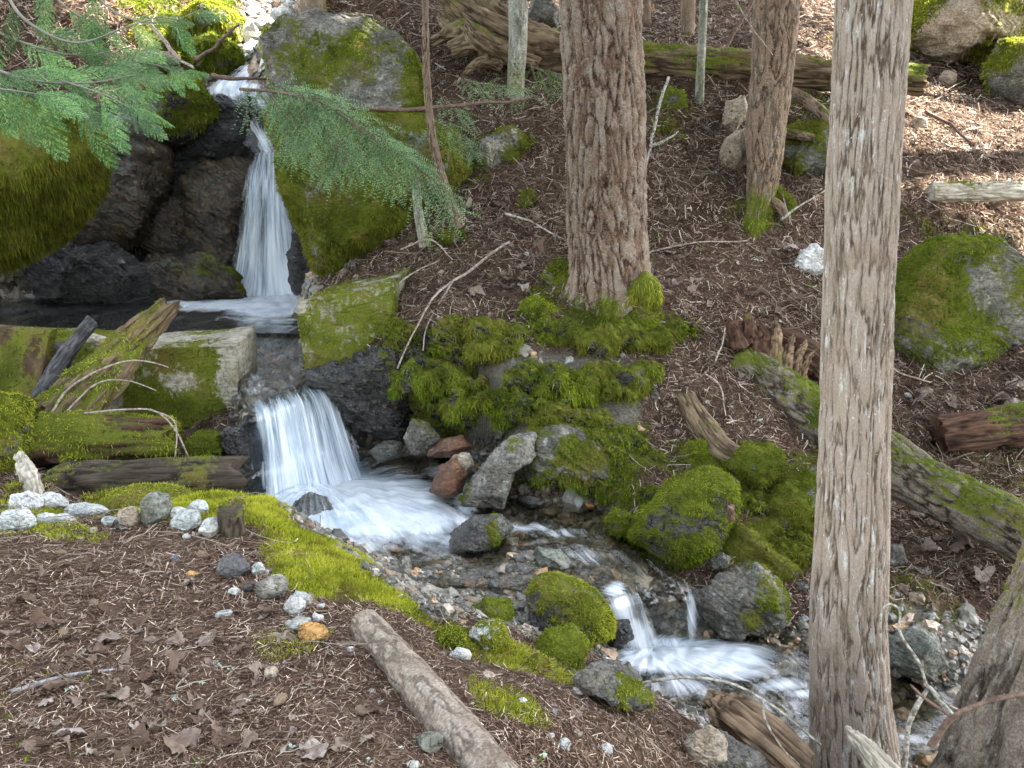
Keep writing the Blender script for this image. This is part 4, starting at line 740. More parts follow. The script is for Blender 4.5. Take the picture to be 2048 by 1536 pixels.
rock('boulder', 'grey fissured rock with moss on its right side above the lower pool', R_GREY, [(1372, 1200), (1425, 1155), (1515, 1128), (1562, 1180), (1568, 1240), (1520, 1262), (1450, 1275), (1415, 1240)], 4.85, .22, moss=(.22, .1), mossmat=MOSS_G, seed=102, sub=6, rough=.12, mossu=.4, boxy=.6, cat='boulder')
rock('mossy_rock', 'shaggy moss hummock hanging over the slope above the big round boulder', R_GREY, [(1450, 935), (1495, 888), (1560, 905), (1565, 950), (1500, 975)], 5.65, .2, moss=(.8, .1), mossmat=MOSS_D, seed=103)
rock('mossy_rock', 'olive mossy hummock beside the grey cedar trunk', R_GREY, [(1520, 1000), (1560, 950), (1640, 940), (1660, 1040), (1600, 1080), (1530, 1060)], 5.55, .22, moss=(.68, .1), mossmat=MOSS_D, seed=104)
rock('rock', 'brown stone under the moss fringe of the big round boulder', R_RED, [(1428, 1030), (1450, 1000), (1470, 1010), (1468, 1040), (1440, 1052)], 5.1, .08, seed=105)
rock('rock', 'grey wet stone below the mossy hump', R_WET, [(1418, 1120), (1445, 1104), (1465, 1115), (1455, 1135), (1425, 1138)], 4.95, .08, seed=106)
rock('mossy_rock', 'mossy dark stone at the water edge left of the big round boulder', R_DARK, [(1205, 1040), (1230, 1015), (1262, 1030), (1260, 1070), (1225, 1075)], 5.35, .12, moss=(.5, .2), mossmat=MOSS_G, seed=107)
rock('boulder', 'round brown green boulder right of the cedar trunk by the lower stream', R_GREEN, [(1778, 1325), (1788, 1278), (1838, 1254), (1888, 1278), (1898, 1330), (1855, 1356), (1800, 1352)], 4.35, .16, seed=108, facets=4, cat='boulder')
rock('boulder', 'black dripping rock wall under the slanting mossy weir block', R_DARK, [(608, 742), (700, 728), (785, 700), (812, 800), (800, 870), (720, 860), (668, 800)], 6.75, .3, seed=131, sub=6, rough=.13, moss=(.02, .25), mossmat=MOSS_G, cat='boulder')
rock('boulder', 'smooth grey rock under the long fallen trunk', R_GREY, [(1762, 1130), (1775, 1085), (1805, 1082), (1816, 1120), (1798, 1148)], 5.3, .1, seed=109)
rock('rock', 'dark greenish slab lying on the gravel bar above the mossy cluster', R_GREEN, [(1050, 1130), (1075, 1090), (1120, 1095), (1150, 1130), (1110, 1150), (1065, 1150)], 4.95, .15, seed=110)
rock('rock', 'flat brownish rock on the near gravel below the moss bank', R_GREY, [(840, 1200), (865, 1170), (910, 1170), (935, 1200), (900, 1222), (855, 1222)], 4.75, .15, seed=111)
# boulders up the slope
rock('boulder', 'big moss topped boulder with white lichen at the right edge', R_GREY, [(1775, 620), (1815, 535), (1890, 482), (1990, 500), (2080, 540), (2100, 610), (2010, 690), (1930, 748), (1845, 748), (1775, 705)], 7.6, .5, moss=(.36, .28), mossmat=MOSS_B, seed=112, sub=6, rough=.08, mossu=-.34, boxy=.35, facets=16, flat=.5, cat='boulder')
rock('boulder', 'broad sunlit mossy outcrop at the top right', R_TAN, [(1815, 70), (1850, 10), (1950, -40), (2130, -60), (2130, 110), (2000, 130), (1950, 110), (1880, 110)], 12.6, .8, moss=(.42, .1), mossmat=MOSS_Y, seed=113, sub=6, rough=.1, cat='boulder')
rock('boulder', 'pale rock block with moss under the sunlit outcrop', R_GREY, [(1960, 130), (1990, 90), (2070, 95), (2100, 140), (2090, 235), (2000, 205)], 11.8, .4, moss=(.4, .2), mossmat=MOSS_Y, seed=114, cat='boulder')
rock('rock', 'tan stone alone on the bare slope right of the cedar trunk', R_TAN, [(1815, 255), (1830, 234), (1850, 240), (1852, 260), (1830, 266)], None, None, seed=115)
rock('rock', 'pale block below the sunlit outcrop left of the pale mossy block', R_TAN, [(1875, 160), (1890, 140), (1908, 142), (1912, 170), (1890, 178)], None, None, seed=116)
rock('rock', 'white lichen covered stone left of the cedar trunk', R_WHITE, [(1588, 548), (1604, 500), (1630, 494), (1652, 510), (1640, 545), (1600, 555)], 8.1, .15, seed=117, rough=.14)
rock('rock', 'mossy rock below the fallen tree right of the big fir', R_GREY, [(1308, 215), (1330, 182), (1362, 190), (1366, 235), (1335, 262), (1312, 255)], 9.8, .25, moss=(.4, .2), mossmat=MOSS_G, seed=118)
rock('rock', 'upright tan rock left of the curved trunk, upper one', R_TAN, [(1448, 250), (1456, 205), (1488, 184), (1492, 235), (1468, 268)], 9.5, .2, moss=(.2, .1), mossmat=MOSS_D, seed=119)
rock('rock', 'pinkish rock at the foot of the curved trunk below the upright tan one', R_TAN, [(1436, 335), (1452, 275), (1490, 258), (1496, 320), (1465, 345)], 9.1, .2, moss=(.08, .1), seed=120)
rock('boulder', 'mossy boulder right of the curved trunk under the fallen tree', R_GREEN, [(1562, 330), (1580, 262), (1640, 245), (1680, 290), (1670, 350), (1590, 352)], 9.2, .35, moss=(.36, .2), mossmat=MOSS_D, seed=121, cat='boulder')
rock('boulder', 'smooth grey boulder behind the fallen tree left of the big fir', R_GREY, [(1052, 44), (1066, 8), (1095, 0), (1116, 30), (1112, 62), (1072, 60)], 11, .3, seed=122, facets=4, cat='boulder')
rock('boulder', 'mossy ledge between the hemlock bough and the big fir', R_GREY, [(925, 330), (960, 275), (1030, 260), (1075, 300), (1040, 350), (960, 385)], 9.2, .35, moss=(.4, .2), mossmat=MOSS_D, seed=123, rough=.14, cat='boulder')
# cushions of moss hanging over the bank in the middle
rock('boulder', 'black ledge added to darken the gaps behind the moss cushions of the far bank', R_DARK, [(785, 700), (900, 665), (1000, 690), (1200, 690), (1330, 700), (1310, 790), (1260, 860), (1060, 880), (900, 890), (800, 860)], 6.85, .3, moss=(.30, .45), mossmat=MOSS_D, seed=132, sub=6, rough=.14, cat='boulder')  # black backing added so the gaps between cushions read as deep shade
for i, (u, v, w_, h_, y, m) in enumerate([(850, 765, 110, 70, 6.42, MOSS_B), (908, 690, 64, 110, 6.75, MOSS_G), (925, 770, 70, 40, 6.36, MOSS_G), (990, 690, 100, 80, 6.6, MOSS_D), (1080, 672, 130, 60, 6.75, MOSS_G), (1190, 682, 150, 56, 6.65, MOSS_D), (1270, 688, 110, 50, 6.65, MOSS_D), (1340, 664, 80, 40, 6.9, MOSS_G), (1060, 760, 90, 70, 6.3, MOSS_B), (1130, 775, 110, 80, 6.25, MOSS_G), (1215, 765, 120, 60, 6.3, MOSS_D), (1280, 745, 80, 40, 6.4, MOSS_G), (925, 815, 60, 60, 6.22, MOSS_B), (975, 808, 70, 50, 6.2, MOSS_G), (1025, 815, 76, 76, 6.2, MOSS_B), (1100, 835, 70, 60, 6.08, MOSS_D), (1160, 850, 110, 70, 6.05, MOSS_D), (1130, 930, 80, 80, 5.8, MOSS_G), (1215, 905, 110, 90, 5.88, MOSS_G), (1200, 965, 70, 60, 5.75, MOSS_B), (1275, 935, 120, 50, 5.85, MOSS_D), (1055, 645, 56, 50, 6.95, MOSS_G), (1400, 910, 80, 40, 5.95, MOSS_D), (1310, 1000, 60, 50, 5.5, MOSS_G), (1600, 1100, 100, 70, 5.2, MOSS_D), (1510, 1010, 90, 60, 5.5, MOSS_G), (806, 690, 50, 110, 6.8, MOSS_D), (1240, 985, 50, 40, 5.7, MOSS_G)]):
    rock('moss_cushion', 'green cushion of moss hanging over the far bank ledges', R_DARK, ell(u, v, w_*1.15, h_*.9, 400+i, n=13, jag=.2), y, w_*.28*y/F, moss=(.5, .3), mossmat=m, seed=400+i, sub=5, facets=3, rough=.26, cat='moss', group='moss cushions on the far bank', up=1.0, L=.0058, boxy=.95)
rock('moss_cushion', 'yellow shaggy moss against the right foot of the big fir', B_FIR, [(1245, 600), (1262, 570), (1290, 545), (1312, 560), (1318, 600), (1290, 618)], 7.0, .12, moss=(.85, .1), mossmat=MOSS_Y, seed=431, cat='moss', up=1.2, L=.005)
# pebbles: a dozen shapes, copied about
PEB = []
for k, m in enumerate([R_PALE, R_GREY, R_WET, R_GREEN, R_TAN, R_WET, R_PALE, R_GREY, R_ORANGE, R_WET, R_RED, R_GREY]):
    N, Fa = ico(3); r = np.random.default_rng(900+k); q = N.copy()
    for _ in range(9): n = unit(r.normal(size=3)); e = np.maximum(0, q@n-r.uniform(.6, .9)); q -= e[:, None]*n*.9
    q = q*np.array([1, r.uniform(.6, .9), r.uniform(.4, .65)])*.5; q += vnormals(q, Fa)*(fbm(q, 4, 3, k)*.05)[:, None]
    PEB.append(mesh('stone', q, Fa, m))
def pebbles(n, regs, seed, size, label, group, mats, gap=.8):
    r = np.random.default_rng(seed); done = []; tries = 0
    while len(done) < n and tries < n*30:
        tries += 1; reg = regs[r.integers(len(regs))]; a = np.array(reg); u = r.uniform(a[:, 0].min(), a[:, 0].max()); v = r.uniform(a[:, 1].min(), a[:, 1].max())
        if not inpoly(np.array([u]), np.array([v]), reg)[0]: continue
        s = size*r.lognormal(0, .4)
        if any((u-x)**2+((v-y)*1.5)**2 < ((s+t_)*.5*gap)**2 for x, y, t_ in done): continue
        done.append((u, v, s)); g = G(u, v); k = mats[r.integers(len(mats))]
        o = bpy.data.objects.new('stone', PEB[k]); COL.objects.link(o); w_ = s*g[1]/F; o.scale = (w_, w_, w_*r.uniform(.7, 1.2)); o.location = (g[0], g[1], g[2]+w_*.12); o.rotation_euler = (r.normal(0, .3), r.normal(0, .3), r.uniform(0, 6.28))
        tag(o, label, 'stone', group)
pebbles(95, [[(740, 1130), (900, 1115), (1040, 1120), (1060, 1180), (1020, 1230), (880, 1240), (800, 1200)]], 3, 30, 'rounded stone of the gravel bar in the middle of the stream', 'stones of the gravel bar', [0, 1, 2, 3, 4, 5, 7, 8, 9, 11])
pebbles(28, [[(490, 640), (600, 650), (610, 720), (560, 740), (490, 720)]], 4, 26, 'wet stone in the bed between the weir blocks', 'stones between the weir blocks', [1, 2, 3, 5, 9, 11, 10])
pebbles(34, [[(1000, 1010), (1180, 1000), (1280, 1080), (1300, 1140), (1150, 1180), (1050, 1110)]], 5, 34, 'stone under the clear water of the middle stream', 'stones under the middle stream', [1, 2, 3, 4, 5, 8, 9])
pebbles(24, [[(700, 830), (800, 850), (820, 920), (720, 910), (690, 870)]], 6, 24, 'wet stone beside the lower waterfall', 'stones beside the lower waterfall', [2, 5, 9, 10, 3, 11])
pebbles(42, [[(1770, 1190), (1900, 1230), (1990, 1260), (1960, 1380), (1900, 1420), (1770, 1370)], [(1560, 1160), (1640, 1160), (1640, 1290), (1570, 1270)]], 7, 24, 'pebble on the shingle right of the lower pool', 'pebbles on the shingle', [0, 1, 2, 3, 6, 7, 11, 9])
pebbles(12, [[(1420, 1400), (1640, 1390), (1900, 1400), (1880, 1536), (1600, 1500)]], 8, 32, 'stone under the water of the lower pool', 'stones under the lower pool', [2, 5, 9, 3, 10])
pebbles(16, [[(1000, 1330), (1240, 1400), (1300, 1500), (1060, 1530), (960, 1420)], [(640, 1180), (700, 1300), (500, 1300), (520, 1200)]], 9, 14, 'small pale pebble lying in the needles of the near bank', 'pebbles in the needles of the near bank', [0, 6, 4, 1])
pebbles(6, [[(1770, 760), (2048, 760), (2048, 1000), (1770, 900)], [(1300, 700), (1450, 760), (1560, 900), (1300, 880)]], 10, 16, 'small stone lying on the far slope', 'stones on the far slope', [0, 1, 4, 7])
# ------------------------------------------------------------------ standing trees
def trunk_mesh(pts, wid, style, seed, na, top=9.5, moss=None, root=None, flare=0.):
    W = [P(*p) for p in pts]; r = [w_*.5*np.linalg.norm(q-CAM)/F for w_, q in zip(wid, W)]
    d = unit(W[0]-W[min(2, len(W)-1)]); k = 3
    up_ = [W[0]+d*(top-W[0][2])*f/max(d[2], .4) for f in (1, .6, .25)]; ru = [r[0]*.45, r[0]*.7, r[0]*.9]
    b = W[-1]; dn = [b+np.array([0, 0, -.35])+unit(W[-1]-W[-2])*.05]
    path = np.array(up_+W+dn); rad = np.array(ru+r+[r[-1]*(1.05+flare)])
    # spread rows so that most of them lie in the part one sees
    Cf = crm(path, 1200); rf = np.interp(np.linspace(0, 1, 1200), np.linspace(0, 1, len(path)), rad); _, pv_, _ = proj(Cf); vis = (pv_ > -60) & (pv_ < 1640)
    wgt = np.where(vis, 1., .06); c = np.cumsum(wgt*np.linalg.norm(np.gradient(Cf, axis=0), axis=1)); c = (c-c[0])/(c[-1]-c[0]); nl = style['nl']
    sel = np.interp(np.linspace(0, 1, nl), c, np.arange(1200)); C = np.column_stack([np.interp(sel, np.arange(1200), Cf[:, i]) for i in range(3)]); rr_ = np.interp(sel, np.arange(1200), rf)
    r0 = np.mean(r); hh = {}; a, bb, amp, kind = style['a'], style['b'], style['amp'], style['kind']
    def disp(th, s, p, rr2):
        q = np.column_stack([np.cos(th)*r0*a+seed*7, np.sin(th)*r0*a, s*bb]); q2 = q+.35*np.column_stack([fbm(q, .8, 2, seed+k_) for k_ in (20, 21, 22)])
        n = fbm(q2, 1, 4, seed)
        if kind == 'plate':
            f = np.abs(fbm(q2, 1, 3, seed+3))*2.6-.06; cr = np.abs(fbm(q2*np.array([1, 1, 2.2]), 1.4, 2, seed+13))*3.6
            h = np.clip(np.minimum(f, cr*.6+.5), 0, 1)*.75+.25*np.clip(fbm(q2*np.array([4, 4, 9.]), 1, 3, seed+33)+.5, 0, 1)
        elif kind == 'strip': h = np.clip(np.abs(n)*3.4-.04, 0, 1)*.82+.18*np.clip(fbm(q2*np.array([2.3, 2.3, 1.2]), 1, 3, seed+6)+.5, 0, 1)
        else: h = np.clip(n*.9+.5, 0, 1)
        hh['h'] = h; big = fbm(np.column_stack([np.cos(th)*.9, np.sin(th)*.9, s*.7/r0*.3+seed]), 1.3, 3, seed+4)
        fl = 0
        if flare:
            nb = smooth(p_base+flare*1.9, p_base, p[:, 2]); fl = nb*flare*(.35+.65*np.clip(np.cos(th*2.5+seed)*.6+.5+.5*np.cos(th*4+1), 0, 1.3))*.5
        return (h-.6)*amp+big*r0*.07+fl
    p_base = b[2]
    V, FL, TH, S = tube(C, rr_, na, nl, disp, True)
    h = np.append(hh['h'], [.5, .5]); nn = vnormals(V, FL)
    ms = np.zeros(len(V)) if moss is None else np.clip(moss(V, nn, p_base)+.55*fbm(V, 4, 4, seed+6), 0, 1)
    return V, FL, {'h': h, 'tu': TH*r0, 'tv': S, 'moss': ms}, b, r0, path
def crown(par, c, rad, n, seed, size=.16, mat=None):
    """limbs' worth of needle sprays through the crown's volume, in clumps with gaps"""
    r = np.random.default_rng(seed); nc = max(6, n//160); cc = r.normal(size=(nc, 3)); cc = unit(cc)*r.uniform(.3, 1., (nc, 1))*np.array(rad)+np.array(c)
    k = r.integers(nc, size=n); p = cc[k]+r.normal(size=(n, 3))*np.array([.38, .38, .2]); a = unit(r.normal(size=(n, 3))*np.array([1, 1, .35])); b = unit(np.cross(a, r.normal(size=(n, 3))*.35+np.array([0, 0, 1])))
    s = size*r.uniform(.6, 1.5, (n, 1)); V = np.stack([p-a*s, p-a*s*.2+b*s*.35, p+a*s, p-a*s*.2-b*s*.35], 1).reshape(-1, 3)
    return mk('crown', V, np.arange(4*n).reshape(-1, 4), mat or F_CROWN, parent=par, smooth_=False)
def tree(name, label, cat, mat, pts, wid, style, seed, na=160, top=9.5, moss=None, mossmat=None, crown_=None, flare=0., group=None):
    V, FL, at, b, r0, path = trunk_mesh(pts, wid, style, seed, na, top, moss, None, flare)
    t = thing(name, b, label, cat, group); o = mk('trunk', V, FL, mat, parent=t, attrs=at)
    if moss is not None and mossmat is not None:
        d = b[1]; fuzz('moss', V, FL, np.clip((at['moss']-.42)*3, 0, 1), 1.4/(.0011*d*.0042*d), .0042*d, .0011*d, mossmat, parent=t, seed=seed, droop=.8)
    if crown_:
        c, rad, n = crown_; c = path[0]*.75+path[1]*.25+np.array(c)
        crown(t, c, rad, n, seed)
    return t
PL = dict(a=19, b=4.6, amp=.034, kind='plate', nl=900); ST = dict(a=44, b=5.5, amp=.011, kind='strip', nl=1000); MD = dict(a=26, b=6, amp=.018, kind='plate', nl=560); SM = dict(a=20, b=5, amp=.006, kind='smooth', nl=160); LN = dict(a=22, b=3.2, amp=.03, kind='plate', nl=600)
tree('fir_tree', 'big furrowed red brown fir trunk in the middle, thickest on the slope', 'tree', B_FIR, [(1203, 0, 7.35), (1207, 150, 7.35), (1210, 300, 7.35), (1214, 450, 7.35), (1220, 540, 7.3), (1224, 600, 7.3)], [150, 150, 150, 155, 162, 172], PL, 1, 260, 10.5, lambda V, n, b: .75*smooth(.28, .0, V[:, 2]-b)-.1, MOSS_G, ((0, .5, -1.6), (2.8, 2.6, 1.9), 15000), .12)
tree('cedar_tree', 'straight grey cedar trunk with stringy pale bark, nearest whole trunk', 'tree', B_CEDAR, [(1748, 0, 3.7), (1736, 220, 3.7), (1724, 420, 3.7), (1714, 700, 3.7), (1704, 1000, 3.7), (1697, 1250, 3.7), (1702, 1420, 3.7), (1712, 1560, 3.7), (1716, 1660, 3.7)], [124, 126, 130, 128, 128, 134, 140, 156, 170], ST, 2, 300, 9.5, None, None, ((.3, .8, -1.2), (1.8, 1.8, 1.4), 3500), .05)
hem = tree('hemlock_tree', 'curved brown trunk with a mossy tapering foot, between fir and cedar', 'tree', B_MID, [(1556, -30, 8.9), (1549, 80, 8.9), (1541, 170, 8.9), (1531, 260, 8.85), (1529, 330, 8.75), (1518, 410, 8.6), (1500, 480, 8.45)], [82, 79, 78, 76, 66, 50, 36], MD, 3, 200, 10.5, lambda V, n, b: .85*smooth(.75, .25, V[:, 2]-b), MOSS_G, ((0, .6, -1.4), (2.2, 2., 1.5), 6000))
tree('leaning_tree', 'dark rough trunk leaning in from the bottom right corner', 'tree', B_LEAN, [(2290, 880, 3.15), (2206, 1080, 3.15), (2145, 1240, 3.13), (2080, 1400, 3.1), (2034, 1545, 3.08), (2008, 1640, 3.06)], [200, 210, 216, 224, 236, 250], LN, 4, 220, 6.5, lambda V, n, b: .75*smooth(.55, .95, -n[:, 0])*smooth(.35, .9, V[:, 2]-b)-.1, MOSS_Y, ((.9, .3, 1.2), (1.3, 1.3, 1.0), 2000), .06)
for i, (pts, rd) in enumerate([([(1560, 178, 9.35), (1610, 200, 9.2), (1655, 240, 9.05), (1690, 300, 8.95)], [10, 12, 12, 9]), ([(1540, 262, 9.2), (1600, 270, 9.0), (1670, 285, 8.95)], [8, 9, 6]), ([(1535, 395, 8.6), (1560, 415, 8.5), (1572, 440, 8.45)], [9, 10, 6])]):
    log('root', None, None, B_MID, pts, rd, (.2, .3), None, 640+i, na=28, nl=60, ridge_=.12, parent=hem, part='root')
thin = [('young_tree', 'slim lichen grey trunk before the roots of the fallen tree', B_GREY, [(1037, -25, 9.7), (1036, 70, 9.7), (1031, 172, 9.7)], [36, 35, 34]), ('young_tree', 'slim trunk with a mossy foot just right of the big fir above the fallen tree', B_MID, [(1378, -25, 11.6), (1376, 50, 11.6), (1372, 104, 11.6)], [27, 25, 22]),
        ('young_tree', 'thin mossy sapling crossing in front of the fallen tree', B_GREY, [(1409, -25, 9.75), (1405, 60, 9.75), (1400, 170, 9.75)], [15, 15, 17]), ('young_tree', 'dim slender trunk close against the right side of the big fir', B_MID, [(1289, -25, 11.8), (1290, 30, 11.8), (1292, 82, 11.8)], [23, 22, 22]),
        ('young_tree', 'slim trunk added straight behind the grey cedar to carry a shading crown', B_MID, [(1738, -30, 13.6), (1737, 20, 13.6), (1736, 60, 13.6)], [24, 24, 24]), ('tree', 'foot of a brown trunk standing on top of the square topped boulder', B_MID, [(624, -40, 12), (626, 0, 12), (626, 30, 12)], [44, 46, 50]), ('young_tree', 'straight pale trunk in the sun at the top right corner', B_GREY, [(1960, -30, 13.5), (1958, 10, 13.5), (1956, 40, 13.5)], [24, 24, 24])]  # the trunk behind the cedar is added to hold a shading crown
for i, (nm, lab, m, pts, wd) in enumerate(thin):
    tree(nm, lab, 'tree', m, pts, wd, SM, 10+i, 48, 12.5 if i in (1, 3) else 8.5, (lambda V, n, b: .3*smooth(.5, 0, V[:, 2]-b)+.1), MOSS_D, ((-.3, .1, -1.0), (2.2, 1.5, 1.7), 9000) if i in (1, 3) else ((-1.9, -.5, .2), (1.7, 1.2, 1.1), 4500) if i == 4 else ((0, .2, -.3), (1.0, 1.0, .9), 700))  # the tall and the offset crowns are shaped to block sun
log('dead_sapling', 'bent dead brown sapling leaning over the mossy boulder', 'sapling', B_MID, [(850, -40, 8.1), (853, 150, 8.1), (866, 280, 8.05), (893, 380, 8.0), (922, 455, 7.95)], [6, 7, 8, 9, 10], None, None, 80, na=24, nl=90, k=(6, 1))
log('dead_sapling', 'short lichen covered dead stem beside the foot of the bent sapling', 'sapling', B_GREY, [(832, 372, 7.9), (838, 430, 7.85), (850, 495, 7.8)], [8, 9, 11], (.0, .1), None, 81, na=24, nl=60, k=(6, 1))
# unseen conifers added out of the picture so their crowns shade the place
for i, (x, y, hb, n) in enumerate([(-4.6, 6.3, 10, 8000), (-5.8, 10.5, 12, 8000), (5.6, 3.6, 10.5, 9000), (6.2, 6.6, 11.5, 9000), (8.8, 5.2, 11.5, 9000), (8.4, 8.6, 12.5, 9000), (11.2, 8.2, 12.5, 9000), (10.4, 11.2, 13, 6000), (12.6, 13.2, 14, 3500), (7.4, 1.6, 10.5, 8000)]):
    b = np.array([x, y, float(H(x, y)[0])]); vis = abs(proj(b[None])[0][0]-1024) < 1150
    t = thing('shade_conifer', b, 'tall unseen conifer added to block light', 'tree', 'unseen conifers added for shade')
    if not vis:
        V, FL, _, _ = tube([b+[0, 0, -.3], b+[.05, 0, hb*.5], b+[.1, .05, hb]], [.24, .17, .05], 20, 40); mk('trunk', V, FL, B_MID, parent=t, attrs={'h': np.full(len(V), .6)})
    else:
        V, FL, _, _ = tube([b+[0, 0, 5.5+.25*b[1]], b+[.05, 0, hb*.8], b+[.1, .05, hb]], [.2, .17, .05], 12, 10)
    crown(t, b+np.array([0, 0, hb-2.2]), (2.5, 2.5, 2.6), n, 70+i, .2)
for i, (x, y, hb, n) in enumerate([(-7.5, 2.5, 11, 9000), (-8.5, -2, 11, 9000), (-5, -6.5, 11, 9000), (-.5, -8, 11, 9000), (4.5, -7, 11, 9000), (8.5, -3.5, 11, 9000)]):  # unseen ring around the camera, added to cut low sky light
    b = np.array([x, y, float(H(x, y)[0])]); t = thing('shade_conifer', b, 'tall unseen conifer added to block light', 'tree', 'unseen conifers added for shade')
    V, FL, _, _ = tube([b+[0, 0, -.3], b+[.05, 0, hb*.5], b+[.1, .05, hb]], [.24, .17, .05], 20, 40); mk('trunk', V, FL, B_MID, parent=t, attrs={'h': np.full(len(V), .6)})
    crown(t, b+np.array([0, 0, hb*.5]), (2.3, 2.3, hb*.46), n, 170+i, .24)
# ------------------------------------------------------------------ boughs
def frond(L, rng, ratio=.36, step=.034):
    """flat cedar spray in its own plane: x along, y across, z up"""
    out = []
    def lobe(p, d, l, w_):
        s = np.array([-d[1], d[0], 0]); out.append([p-s*w_*.3, p+d*l*.55-s*w_*.5, p+d*l, p+d*l*.55+s*w_*.5])
    n = int(L/step)
    for i in range(n):
        f = i/n; x = f*L; prof = (math.sin(min(1, f*2.6+.22)*math.pi/2))*(1-f)**.75
        for sgn in (-1, 1):
            l2 = L*ratio*prof*rng.uniform(.8, 1.15)+.012; an = sgn*math.radians(rng.uniform(42, 54)-10*f); d = np.array([math.cos(an), math.sin(an), 0.]); p0 = np.array([x+(.5*step if sgn > 0 else 0), 0, 0]); m = max(2, int(l2/.0085))
            for j in range(m):
                g = j/m; q = p0+d*l2*g+np.array([0, 0, -l2*.35*g*g]); l3 = .0150*(1-.45*g)+.005; w3 = .0068
                for s2 in (-1, 1): a2 = an+s2*math.radians(36); lobe(q, np.array([math.cos(a2), math.sin(a2), -.12]), l3, w3)
                if j == m-1: lobe(q, np.array([math.cos(an), math.sin(an), -.3]), l3*1.2, w3)
            e = d*l2; w_ = .0016; s_ = np.array([-d[1], d[0], 0])*w_; out.append([p0-s_, p0+e-s_+[0, 0, -l2*.35], p0+e+s_+[0, 0, -l2*.35], p0+s_])
    V = np.array(out).reshape(-1, 3); V[:, 2] -= (V[:, 0]/L)**2*L*.22
    return V
FR = [frond(.42, np.random.default_rng(k)) for k in range(4)]
def place(V, p, d, n, s=1.):
    d = unit(np.asarray(d, float)); n = np.asarray(n, float); n = unit(n-d*(n@d)); b = np.cross(n, d); return p+s*(V[:, :1]*d+V[:, 1:2]*b+V[:, 2:]*n)
def cedar_bough(label, stems, seed, spacing=.085, size=(.7, 1.15), droop=.35, nrm=(0, -.8, .6)):
    rng = np.random.default_rng(seed); VV = []; sv, sf, n0 = [], [], 0
    for pts, r0, fr in stems:
        W = np.array([P(*p) for p in pts]); C = crm(W, 60); S = np.concatenate([[0], np.cumsum(np.linalg.norm(np.diff(C, axis=0), axis=1))]); T = unit(np.gradient(C, axis=0))
        V, FL, _, _ = tube(C, np.linspace(r0, r0*.25, 60), 8, 60, lambda th, s, p, r: r*.2*fbm(p, 30, 2, seed)); sv.append(V); sf += [f+n0 for f in FL]; n0 += len(V)
        s = S[-1]*fr; k = 0
        while s < S[-1]:
            i = min(59, int(np.searchsorted(S, s))); side = 1 if k % 2 else -1; N = unit(np.array(nrm)+rng.normal(0, .25, 3)); b = np.cross(N, T[i]); f = s/S[-1]
            d = T[i]*rng.uniform(.45, .9)+b*side*rng.uniform(.5, .9)+np.array([0, 0, -droop*rng.uniform(.3, 1.4)])
            VV.append(place(FR[rng.integers(4)], C[i], d, N, rng.uniform(*size)*(1.05-.45*f))); s += spacing*rng.uniform(.6, 1.4); k += 1
        VV.append(place(FR[0], C[-1]-T[-1]*.05, T[-1]+np.array([0, 0, -droop*.5]), nrm, size[0]*.8))
    tone = np.concatenate([np.full(len(q), rng.random()**1.3) for q in VV]); st = np.vstack(sv); t = thing('cedar_bough', st[0], label, 'cedar bough')
    mk('branch', st, [np.vstack([f for f in sf if f.shape[1] == 4]), np.vstack([f for f in sf if f.shape[1] == 3])], B_GREY, parent=t, attrs={'h': np.full(len(st), .6)})
    V = np.vstack(VV); mk('foliage', V, np.arange(len(V)).reshape(-1, 4), F_CEDAR, parent=t, smooth_=False, attrs={'tone': tone}); return t
cedar_bough('bright fan of cedar sprays reaching lowest over the mossy overhang, at the left edge', [([(-60, 120, 4.9), (60, 160, 4.8), (180, 165, 4.7), (270, 150, 4.65)], .009, .1), ([(-80, 170, 4.7), (0, 178, 4.6), (90, 190, 4.5)], .008, .05), ([(120, 160, 4.75), (210, 190, 4.6), (260, 215, 4.55)], .005, .2)], 1, .125, (.75, 1.15))
cedar_bough('dim cedar sprays on a drooping pale branch above the lowest fan', [([(0, -40, 5.6), (40, 30, 5.5), (110, 75, 5.4), (170, 84, 5.35), (250, 55, 5.3), (330, 30, 5.3)], .011, .15), ([(170, -30, 5.8), (240, 30, 5.7), (330, 45, 5.6), (400, 20, 5.6)], .008, .1), ([(-60, 40, 5.7), (60, 90, 5.6), (160, 110, 5.5), (260, 95, 5.4)], .008, .1), ([(80, -40, 6.0), (140, 20, 5.9), (220, 60, 5.8)], .008, .1)], 2, .24, (.55, 1.0), .8, (.2, -1, .25))
cedar_bough('thin cedar twig with sprays reaching toward the upper stream', [([(200, 130, 5.6), (280, 125, 5.5), (340, 138, 5.4), (366, 150, 5.4)], .005, .1)], 3, .07, (.45, .65))
